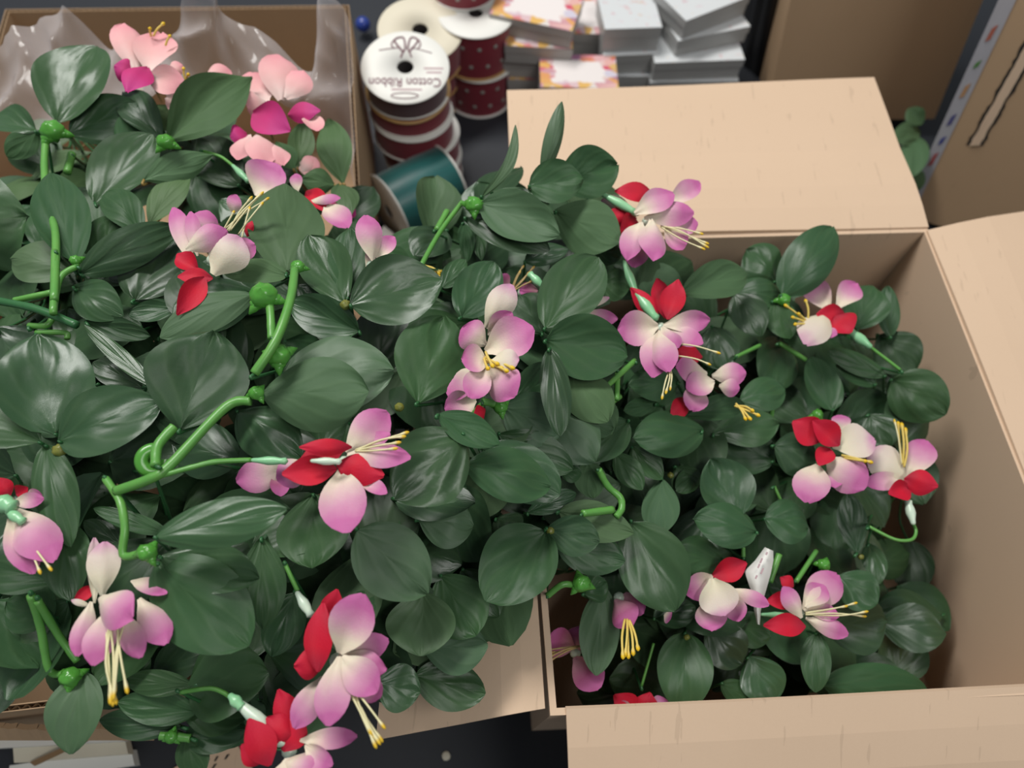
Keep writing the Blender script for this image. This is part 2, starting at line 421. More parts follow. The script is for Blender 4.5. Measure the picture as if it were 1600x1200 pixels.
def tilted_box(name, c0, up, bx, by, h, mt, label):
    e = empty(name, c0, label, 'box'); u = up.normalized()
    v, f = boxv(c0, bx, by, u * h); mesh('body', v, f, mt, e, smooth=False); return e, u
cA = at(1195, 190, 0); upA = (at(1235, 0, .165) - cA)
dirA = (at(1448, 215, 0) - cA); dirA = dirA - upA.normalized() * dirA.dot(upA.normalized())
nA = upA.cross(dirA).normalized()
if nA.y < 0: nA = -nA
eA, uA = tilted_box('shipping_box', cA, upA, dirA, nA * .16, .42, M_CARDB, 'tall closed brown shipping box standing behind the silver boxes, farther of two')
cB = at(1408, 335, 0); upB = at(1560, 0, .265) - cB; u = upB.normalized()
fB = at(1600, 425, 0) - cB; fB = (fB - u * fB.dot(u)).normalized(); sB = u.cross(fB).normalized() * .085
if sB.y < 0: sB = -sB
eB, uB = tilted_box('shipping_box', cB, upB, fB * .40, sB, .42, M_CARDB, 'brown shipping box with printed tape and a torn slot at the right edge')
# printed tape on its corner and the torn strip on its face
nB = -sB.normalized()
def on_face(s, h, lift=.0008): return cB + fB * s + uB * h + nB * lift
def face_st(x, y):
    d = ray(x, y); t = nB.dot(cB - CAM) / nB.dot(d); p = CAM + d * t - cB; return p.dot(fB), p.dot(uB)
v, f = slab(on_face(.0, .0), on_face(.013, 0), on_face(.017, .42), on_face(.0, .42), .0004)
M_TAPE = simple('printed_tape', (.42, .41, .44), .25, .25, 60)
tp = mesh('tape', v, f, M_TAPE, eB, smooth=False)
for k, (h, ln, cc) in enumerate(((.075, .022, (.35, .08, .08)), (.105, .014, (.05, .06, .25)), (.13, .018, (.08, .08, .22)), (.165, .02, (.45, .25, .12)), (.20, .012, (.08, .22, .05)), (.23, .02, (.40, .12, .08)))):
    v, f = slab(on_face(.005, h, .0014), on_face(.009, h + .004, .0014), on_face(.010, h + ln, .0014), on_face(.006, h + ln - .005, .0014), .0003)
    mesh('tape_print', v, f, simple('tape_ink_%d' % k, cc, .4, .2), tp, smooth=False)
s0, h0 = face_st(1518, 228); s1, h1 = face_st(1612, 62)
wv_ = .009
def strip(w0, w1, lift, jit):
    vv, ff = [], []; n = 26
    for i in range(n + 1):
        t = i / n; s = s0 + (s1 - s0) * t; h = h0 + (h1 - h0) * t
        j = jit * noise.noise(V((i * .8, w0 * 100, 0)))
        vv += [on_face(s + w0 + j, h, lift), on_face(s + w1 - j, h + .004, lift)]
        if i: ff.append((2 * i - 2, 2 * i - 1, 2 * i + 1, 2 * i))
    return vv, ff
v, f = strip(-.0055, .0105, .0007, .0022); mesh('slot_shade', v, f, M_BLACK, eB, smooth=False)  # flat black sheet: the slot's shaded recess is painted, not cut
v, f = strip(-.0025, .0075, .0016, .001); mesh('torn_strip', v, f, M_CARD, eB, smooth=False)

# ------------------------------------------------------------------ ribbon spools
def spool(name, c, r, h, top_m, rib_m, rim_m, label, ax=Z, dots=0, group=None, rr=.97, hole=.19):
    ax = V(ax).normalized(); e = empty(name, c, label, 'ribbon spool', group)
    d = .0022
    for z0, mm in ((0, rim_m), (h - d, top_m)):
        v, f = lathe(c + ax * z0, ax, [(r * hole, 0), (r * .985, 0), (r, d * .3), (r, d * .7), (r * .985, d), (r * hole, d), (r * hole, 0)]); mesh('end_disc', v, f, mm, e)
    v, f = lathe(c, ax, [(r * rr, d), (r * rr, h - d)]); w = mesh('ribbon', v, f, rib_m, e)
    v, f = lathe(c, ax, [(r * hole, d), (r * hole, h - d)], 32); mesh('core', v, f, M_ROPE, e)
    if dots:
        a = ax.orthogonal().normalized(); b = ax.cross(a)
        for k in range(dots):
            for row in range(2):
                an = 2 * math.pi * (k + .5 * row) / dots; zz = h * (.3 + .4 * row)
                n = a * math.cos(an) + b * math.sin(an)
                v, f = lathe(c + ax * zz + n * (r * rr), n, [(.0001, .0006), (.0026, .0005), (.003, 0)], 6); mesh('glitter_dot', v, f, M_SILVERD, w)
    return e
def stack_base(x, y, ztop): p = at(x, y, ztop); return V((p.x, p.y, 0))
b1 = stack_base(630, 102, .172); b1.y += .006; R1 = .0500
zz = 0
for k, (h, dx, dy, tm, rm, rim, lab) in enumerate((
        (.034, .012, -.002, M_WHITE, M_RED, M_WHITE, 'red ribbon spool at the very bottom of the front stack by the brown box'),
        (.034, .010, .002, M_WHITE, M_RED, M_WHITE, 'red ribbon spool second from the bottom of the front stack'),
        (.034, .004, -.003, M_WHITE, M_RED, M_WHITE, 'red ribbon spool with white discs in the middle of the front stack'),
        (.030, .001, .002, M_WHITE, M_RED, M_WHITE, 'red ribbon spool just below the burgundy one in the front stack'))):
    spool('ribbon_spool', b1 + V((dx, dy, zz)), R1, h, tm, rm, rim, lab, group='front stack of ribbon spools'); zz += h + .0004
ctop = b1 + V((.001, 0, zz))
AXT = V((.03, -.17, 1)).normalized()
sp1 = spool('ribbon_spool', ctop, R1 * 1.0, .0375, M_WHITE, M_BURG, M_GOLD, 'burgundy ribbon spool with printed white disc on top of the front stack', ax=AXT, group='front stack of ribbon spools', rr=.93)
# printing on the top disc, seen upside down from here
DX = V((math.cos(.1), math.sin(.1), 0)); DX = (DX - AXT * DX.dot(AXT)).normalized(); DY = AXT.cross(DX)
def disc_pt(x, y, lift=.0002):                       # disc plane coordinates: x to the right, y away, in radii
    return ctop + AXT * (.0375 + lift) + DX * (R1 * x) + DY * (R1 * y)
def text_part(body, size, x, y, mm, parent, sx=1.0):
    cu = bpy.data.curves.new('t', 'FONT'); cu.body = body; cu.size = size; cu.align_x = 'CENTER'; cu.align_y = 'CENTER'; cu.extrude = .0002; cu.offset = .0001
    o = bpy.data.objects.new('t', cu); col.objects.link(o); bpy.context.view_layer.update()
    me = bpy.data.meshes.new_from_object(o.evaluated_get(bpy.context.evaluated_depsgraph_get())); col.objects.unlink(o); bpy.data.objects.remove(o)
    vv = [disc_pt(x, y) - DX * (p.co.x * sx) - DY * p.co.y + AXT * p.co.z for p in me.vertices]
    return mesh('lettering', vv, [tuple(p.vertices) for p in me.polygons], mm, parent, smooth=False)
text_part('Cotton Ribbon', .0170, .0, -.42, M_MAROON, sp1, .78)
for x0, x1, yy in ((.42, .86, -.02), (.48, .82, -.13), (-.3, .38, -.60)):
    v, f = slab(disc_pt(x0, yy), disc_pt(x1, yy), disc_pt(x1, yy - .045), disc_pt(x0, yy - .045), .0002); mesh('fine_print', v, f, M_INKPALE, sp1, smooth=False)
def stroke(pts, r): return tubev(spline([disc_pt(*p) for p in pts], 5), r, 5)
bow = [stroke([(-.6, .44), (-.3, .5), (-.12, .52)], .0006), stroke([(.6, .38), (.3, .48), (.12, .52)], .0006),
       stroke([(-.05, .4), (-.25, .72), (-.05, .8), (.0, .5)], .0011), stroke([(.08, .4), (.28, .72), (.12, .8), (.05, .5)], .0011),
       stroke([(-.25, .75), (-.32, .6), (-.25, .5)], .0008), stroke([(.3, .75), (.34, .6), (.28, .5)], .0008),
       stroke([(0, .5), (-.08, .32), (-.1, .24)], .0009), stroke([(.05, .5), (.12, .32), (.14, .26)], .0009)]
v, f = join(bow); mesh('bow_emblem', v, f, M_MAROON, sp1)
ov = [disc_pt(.0 + .3 * math.cos(a), -.79 + .075 * math.sin(a)) for a in [2 * math.pi * k / 24 for k in range(25)]]
v, f = tubev(ov, .0006, 5); mesh('oval_emblem', v, f, M_MAROON, sp1)
# the stack behind it
b2 = stack_base(646, 33, .128); R2 = .0515
zz = 0
for k, (h, lab, rim) in enumerate(((.040, 'red ribbon spool at the bottom of the rear stack', M_GOLD), (.040, 'red ribbon spool in the middle of the rear stack', M_GOLD), (.046, 'white plain-disc ribbon spool on top of the rear stack', M_GOLD))):
    spool('ribbon_spool', b2 + V((.004 * k, -.003 * k, zz)), R2 * (1 + .04 * (k == 2)), h, M_CREAM if k == 2 else M_WHITE, M_RED, rim, lab, group='rear stack of ribbon spools', ax=(.04, -.13, 1) if k == 2 else Z); zz += h + .0004
b3 = stack_base(748, 20, .13); R3 = .048
zz = 0
for k, (h, lab, rim, mm) in enumerate(((.062, 'dark red ribbon spool at the bottom of the stack beside the floral boxes', M_WHITE, M_RED), (.066, 'red glitter-dotted ribbon spool with a gold rim, beside the floral boxes', M_GOLD, M_RED))):
    spool('ribbon_spool', b3 + V((-.004 * k, .002 * k, zz)), R3 * (1 + .02 * k), h, M_WHITE, mm, rim, lab, dots=13, group='glitter-dotted ribbon spools', rr=.94); zz += h + .0004
p = at(722, -14, .135)
spool('ribbon_spool', V((p.x, p.y + .012, .1295)), .045, .05, M_RED, M_RED, M_WHITE, 'bright red dotted ribbon spool on top at the upper frame edge', dots=13, group='glitter-dotted ribbon spools', rr=.96)
# teal spool lying on its side
pa, pb = at(612, 330, .046), at(700, 280, .05)
ax = (pb - pa); ax.z = 0; axn = ax.normalized()
spool('ribbon_spool', V((pa.x, pa.y, .0475)) - axn * .004, .047, .088, M_WHITE, M_TEAL, M_WHITE, 'teal green ribbon spool lying on its side in front of the stack', ax=axn, rr=.95)
v, f = ball(at(567, 38, .02), .011, (1, 1, 1), 16, 10)
tag(mesh('blue_bauble', v, f, M_BLUE, loc=at(567, 38, .009)), 'small shiny dark blue ball between brown box and ribbon spools', 'bauble')

# ------------------------------------------------------------------ small boxes
def gift_box(base, jx, jy, ztop, rotz, lx, ly, h, top, side, label, group):
    p = at(*base) + V((jx, jy, 0)); p.z = ztop; e = empty('gift_box', V((p.x, p.y, ztop - h)), label, 'gift box', group)
    a = math.radians(rotz); ex, ey = V((math.cos(a), math.sin(a), 0)), V((-math.sin(a), math.cos(a), 0))
    q = [p + ex * (sx * lx / 2) + ey * (sy * ly / 2) for sx, sy in ((-1, -1), (1, -1), (1, 1), (-1, 1))]
    lid = min(.42 * h, .014)
    ins = [p + (c - p) * .975 for c in q]
    v, f = prism([c - Z * h for c in ins], [c - Z * lid for c in ins]); mesh('body', v, f, side, e, smooth=False)
    v, f = prism([c - Z * lid for c in q], [c - Z * .0006 for c in q]); ld = mesh('lid', v, f, side, e, smooth=False)
    n = 4
    vv, ff, uv = [], [], []
    for i in range(n + 1):
        for j in range(n + 1):
            s, t = i / n, j / n; vv.append(q[0].lerp(q[1], s).lerp(q[3].lerp(q[2], s), t)); uv.append((s * 1.0, t))
    for i in range(n):
        for j in range(n): k = i * (n + 1) + j; ff.append((k, k + n + 1, k + n + 2, k + 1))
    mesh('printed_top', vv, ff, top, ld, smooth=False, uvs=uv)
    return e
FB = 'floral printed boxes'; SB = 'silver grey boxes'
S1, S2, S3, S4, S5 = (842, 46, .108), (912, 20, .098), (1083, 60, .088), (980, 60, .09), (904, 111, .09)
for (bs, jx, jy, zt_, rz, lx, ly, h, lab) in (
        (S5, 0, 0, .09, 4, .100, .062, .0895, 'white box with floral border lying flat just behind the tan flap'),
        (S1, 0, .004, .0265, 2, .085, .06, .026, 'floral box at the bottom of the stack beside the red spools'),
        (S1, .003, 0, .0535, 4, .085, .06, .026, 'floral box second from the bottom beside the red spools'),
        (S1, -.002, .002, .0805, 3, .088, .06, .026, 'floral box third from the bottom beside the red spools'),
        (S1, .001, -.004, .1075, 1, .088, .06, .026, 'floral box just below the crooked top one'),
        (S1, -.004, .012, .1345, -12, .108, .072, .026, 'crooked white floral box topmost of the stack beside red spools'),
        (S2, 0, -.002, .058, 5, .06, .075, .028, 'floral box low in the middle column by the dark gap'),
        (S2, 0, 0, .098, 5, .058, .085, .038, 'tall floral box on top of the middle column by the dark gap')):
    gift_box(bs, jx, jy, zt_, rz, lx, ly, h, M_FLORAL, M_BOXSIDE, lab, FB)
for (bs, jx, jy, zt_, rz, lx, ly, h, lab) in (
        (S3, -.002, -.006, .030, 5, .125, .09, .028, 'silver box at the bottom of the right-hand stack behind the flap'),
        (S3, .002, -.003, .058, 7, .122, .09, .027, 'silver box second from the bottom in the right-hand stack'),
        (S3, 0, 0, .088, 9, .122, .09, .029, 'silver box third from the bottom in the right-hand stack'),
        (S3, .008, .012, .1125, 22, .105, .07, .024, 'silver box with white top, second from top of right-hand stack'),
        (S3, .0, .02, .1405, 34, .105, .07, .027, 'skewed silver box topmost of the right-hand stack'),
        (S4, 0, -.005, .03, 8, .08, .07, .028, 'silver box at the bottom of the short stack'),
        (S4, .003, -.002, .06, 6, .082, .07, .029, 'silver box in the middle of the short stack'),
        (S4, 0, 0, .09, 10, .075, .065, .029, 'silver box second from the top of the short stack'),
        (S4, -.003, .006, .125, 9, .075, .065, .034, 'silver box with flower print topmost of the short stack')):
    gift_box(bs, jx, jy, zt_, rz, lx, ly, h, M_SILVER, M_SILSIDE, lab, SB)
# black film bundle behind them
vv, ff = [], []; n, k = 36, 26
pb0 = at(1192, 120, 0)
for i in range(n):
    an = 2 * math.pi * i / n
    for j in range(k + 1):
        t = j / k
        r = .037 * (1 + .12 * noise.noise(V((math.cos(an) * 3, math.sin(an) * 3, t * 1.2))) + .10 * math.sin(an * 9 + 2 * t)) * (1 - .25 * t) * (1 if j < k else .02)
        vv.append(V((pb0.x + .004 + r * math.cos(an) - .04 * t, pb0.y + .045 + r * math.sin(an) * 1.2 - .02 * t, .0 + .26 * t)))
for i in range(n):
    for j in range(k):
        a, b = i * (k + 1) + j, ((i + 1) % n) * (k + 1) + j; ff.append((a, b, b + 1, a + 1))
tag(mesh('black_bag', vv, ff, M_BLKBAG, loc=V((pb0.x, pb0.y + .03, 0))), 'wrinkled black plastic wrapped bundle between silver boxes and shipping box', 'bag')

# small cartons and papers
def thin_box(name, q, h, mt, label, cat):
    v, f = prism([p - Z * h for p in q], q); o = mesh(name, v, f, mt, loc=q[0] - Z * h, smooth=False); return tag(o, label, cat)
z1 = .035
thin_box('white_carton', [at(568, 398, z1), at(607, 408, z1), at(634, 380, z1), at(600, 352, z1)], z1, M_WHITE, 'small white carton poking out under the mauve bloom by teal spool', 'carton')
for (pts, z, h, mm, lab) in (
        ([(15, 1196), (205, 1171), (210, 1196), (10, 1225)], .012, .012, M_WHITE, 'lowest white card in the pile at the bottom left corner'),
        ([(20, 1166), (195, 1156), (200, 1178), (22, 1192)], .024, .012, M_CREAM, 'cream card lying on the white one at the bottom left corner'),
        ([(-20, 1156), (190, 1146), (193, 1158), (-20, 1170)], .036, .012, M_WHITE, 'topmost pale card tucked against the brown box at bottom left')):
    thin_box('card', [at(x, y, z) for x, y in pts], h, mm, lab, 'card')
v, f = slab(at(46, 1191, .030), at(54, 1197, .030), at(140, 1156, .041), at(132, 1152, .041), .0035)
tag(mesh('cardboard_sliver', v, f, M_CARDO, loc=at(46, 1191, .026), smooth=False), 'thin dark brown cardboard sliver lying across the pale cards', 'cardboard strip')
e = empty('cardboard_scrap', at(310, 1195, 0), 'orange-brown cardboard scrap with black printed marks on the dark table', 'cardboard')
v, f = slab(at(262, 1206, .004), at(300, 1182, .004), at(372, 1166, .004), at(400, 1210, .004), .004); mesh('sheet', v, f, M_CARD, e, smooth=False)
for (x, y, w_) in ((318, 1190, 10), (334, 1186, 8), (350, 1183, 9), (330, 1198, 9)):
    v, f = slab(at(x, y + 4, .0046), at(x + w_ * .4, y + 3, .0046), at(x + w_, y - 5, .0046), at(x + w_ * .5, y - 4, .0046), .0004); mesh('printed_mark', v, f, M_BLACK, e, smooth=False)

# ------------------------------------------------------------------ fuchsia sprays
# leaves: crop  base  tip  width  height above the heap (cm) at base, tip   kind
LEAVES = '''
A 235 505 400 192 300 3 4 d
A 290 560 570 430 200 1.5 2 d
A -180 950 112 900 410 3 3.5 d
A 305 1090 215 722 215 3 3.6 d
A 395 845 635 560 250 1.6 2.2 d
A 600 750 890 645 130 2.4 2.4 q
A 620 935 795 715 140 1.2 1.4 q
A 590 975 450 797 150 2.4 2.6 d
A 335 1140 745 945 170 2 2.4 v
A 560 1250 730 985 290 1 1.4 v
A 400 1070 500 895 180 1 1.4 d
A 310 1130 45 1080 200 .4 .8 l
A 695 590 1050 322 235 3 3.6 q
A 670 575 515 385 150 1 1.6 v
A 765 560 640 435 130 .8 1 q
A 1000 770 820 580 200 .4 .8 v
A 150 545 -40 490 150 .6 .2 d
A 160 545 30 655 110 .4 0 d
A 500 640 660 500 210 .6 .8 d
A 1195 1135 1190 768 310 4 4.4 l
K 1150 885 935 470 330 3.4 4.2 d
K 1172 860 1190 425 265 3.1 4 d
K 1190 905 1765 740 450 3.6 4.2 d
K 1245 1070 815 890 260 1.6 1.8 d
K 800 725 385 690 180 2.4 2.4 l
K 585 840 0 1110 250 2.2 3 l
A 1240 700 1272 490 110 1 1.6 q
A 1430 765 1370 495 145 1.4 1.8 q
A 1395 770 1250 745 115 1 1.2 q
A 1415 765 1462 903 115 1.1 1.2 q
A 1225 705 1150 590 100 .6 1 q
M 345 1030 240 408 540 3 3.4 d
M 370 1075 1012 850 460 3.6 4.2 d
M 250 1080 -270 800 440 3.4 3.8 d
N 285 60 440 695 255 3.2 3 d
N 390 540 440 1034 285 2.2 2.4 d
M 1130 1000 1340 392 620 3.4 3.8 v
D 1180 490 1640 480 340 3.4 3.6 l
D 1092 575 1536 565 325 4.2 4.6 l
D 990 650 1258 842 235 2 1.6 d
D 305 130 515 250 175 1.2 1.4 d
M 535 330 940 420 150 1 1.2 v
M 960 735 528 350 110 2 2.2 d
M 890 745 585 580 190 .3 .5 v
D 745 215 535 245 100 .3 .5 d
D -10 300 100 505 260 1 1.2 v
G 645 240 1195 120 205 4.6 5.2 d
G 655 345 1035 690 350 3.8 4.2 d
G 665 320 1080 410 210 3 3.2 d
G 1090 240 1095 622 195 1.5 1.6 d
G 1230 470 1130 735 180 1 1.2 d
O 555 490 550 950 450 .6 .9 d
P 130 595 40 1115 330 2 1.2 l
P 775 700 1275 600 490 1.2 1.6 d
P 750 860 1180 830 300 .6 1 d
P 755 1000 1140 960 240 0 .4 d
P 755 1000 870 1245 220 .2 0 d
P 805 680 375 650 160 1.4 1.2 d
P 835 850 335 790 210 1 1 d
P 735 945 220 900 190 .5 .3 v
P 380 655 525 475 170 0 .3 d
P 560 625 920 420 250 -.4 0 v
G 235 420 -50 370 200 .6 .9 v
G 225 570 30 500 210 -1 -.6 d
N 1045 612 585 455 120 1 1.2 d
N 785 705 525 535 140 0 .3 v
O 1505 120 1065 515 500 3.6 4 d
O 835 715 1270 1110 450 3 3.6 l
O 1220 640 1558 690 330 1.8 2 l
H 430 465 420 735 290 1.6 1.9 l
H 500 400 650 650 260 1 1.3 d
H 430 700 700 690 225 .5 .8 l
H 395 815 690 890 205 -.5 0 d
H 235 845 418 885 195 -.5 -.2 d
H 590 375 745 570 190 -.2 .2 d
H 940 210 690 505 310 2.6 3 d
H 945 205 1165 255 170 3 3.4 v
H 985 260 1270 340 190 1 1.3 d
H 1295 178 1480 545 290 2.4 2.9 d
H 1182 438 1150 815 170 2 2.6 l
H 1390 575 1565 530 140 .6 .8 d
H 1100 475 1195 425 130 1 1.2 d
I 190 635 178 974 228 1 1.4 d
E 410 610 515 252 315 3.4 4 d
E 590 255 725 25 200 1.6 2 d
E 508 132 606 15 90 1.2 1.6 d
E 940 300 1155 5 255 3.5 4.2 d
E 942 350 1280 415 275 4 4.5 d
E 925 320 830 165 190 2 2.4 v
E 958 385 1000 752 130 4.6 4.8 v
E 1035 478 1200 690 210 2.6 2.8 l
E 795 605 1005 470 170 2 2.3 d
E 765 630 1015 735 235 2.5 2.8 l
E 950 640 1145 860 265 2 2.3 l
E 1100 600 1215 745 190 1.2 1.4 l
E 1285 690 1090 850 165 .9 1.2 d
E 492 660 748 785 145 4.4 4.8 d
Q 112 665 642 800 355 4 4.4 d
Q 200 560 700 850 360 3 3.4 d
Q 320 475 782 695 265 2.4 2.8 d
Q 690 700 835 720 150 1.2 1.4 d
Q 495 965 800 840 140 1 1.3 d
Q 870 640 910 875 200 1.6 1.8 l
Q 695 955 1160 1090 255 2 2.4 l
Q 1445 150 1130 165 230 1 1.3 d
Q 1310 280 1098 325 120 .4 .7 d
Q 1590 450 1160 500 310 2 2.4 d
Q 1150 555 1340 755 180 1 1.2 d
Q 1045 595 1215 822 170 .5 .8 d
Q 1340 755 1320 1115 238 1.2 1.5 l
Q 1565 700 1430 835 140 .5 .7 d
Q 880 400 1035 440 170 1.6 1.8 l
Q 300 1000 430 1135 260 0 .2 v
L 605 470 1095 665 320 4.4 4.8 l
L 515 560 1035 765 260 3.4 3.7 v
L 675 400 1062 555 200 3 3.4 d
L 905 365 1245 320 280 4 4.4 d
L 1100 340 1460 225 325 3 3.5 d
L 1065 520 1475 715 360 2.4 2.8 l
L 880 835 1150 755 160 2 2.2 d
L 1310 760 1485 800 160 1 1.2 v
L 985 330 1112 -165 115 3.4 7 l
L 615 430 822 -20 75 4 7 c
L 380 640 190 800 270 .2 .4 v
L 1340 960 1535 1000 210 .2 .4 d
L 500 595 520 835 110 .4 .6 d
L 590 640 610 830 90 .2 .4 d
F 595 165 805 -125 200 2.6 4.5 d
F 570 110 445 -30 200 1.6 2.4 d
F 175 150 445 75 165 2 2.4 l
F 380 150 592 165 130 1 1.3 d
F 395 160 505 335 160 1 1.2 v
F 560 190 625 345 130 2 2.2 d
F 300 295 345 475 185 -.4 0 v
F 415 605 605 555 150 1.6 1.8 d
F 305 740 580 695 170 1.5 1.9 d
F 195 665 435 615 110 2.4 2.7 v
F 560 790 735 850 200 1.9 2.2 v
F 805 645 715 420 150 1 1.3 d
F 1025 500 785 395 100 1 1.2 d
F 985 535 815 455 90 .5 .7 d
F 1050 515 1275 660 230 1.6 2 d
F 905 305 965 125 190 0 .2 d
F 1040 335 1030 125 100 -.4 0 d
F 995 330 1150 475 200 -1 -.6 v
F 420 1085 295 845 245 2 2.4 d
F 485 1150 222 1095 190 2.4 2.8 d
I 515 160 700 195 190 1.5 1.8 d
I 905 305 865 55 120 1.5 1.8 d
I 345 335 135 325 195 1 1.3 d
I 455 735 560 925 190 1 1.2 d
I 735 635 730 885 120 2 2.2 d
I 825 400 990 515 180 1 1.2 d
I 955 265 995 435 100 0 .2 d
I 760 850 1205 895 210 1.4 1.4 d
I 280 615 425 765 190 .2 .4 v
I 380 600 545 655 150 .2 .4 d
I 335 850 485 925 100 .4 .5 d
F 150 880 225 985 130 .2 .4 d
F 560 855 335 755 215 .2 .4 v
F 955 660 1045 795 160 .2 .4 v
'''
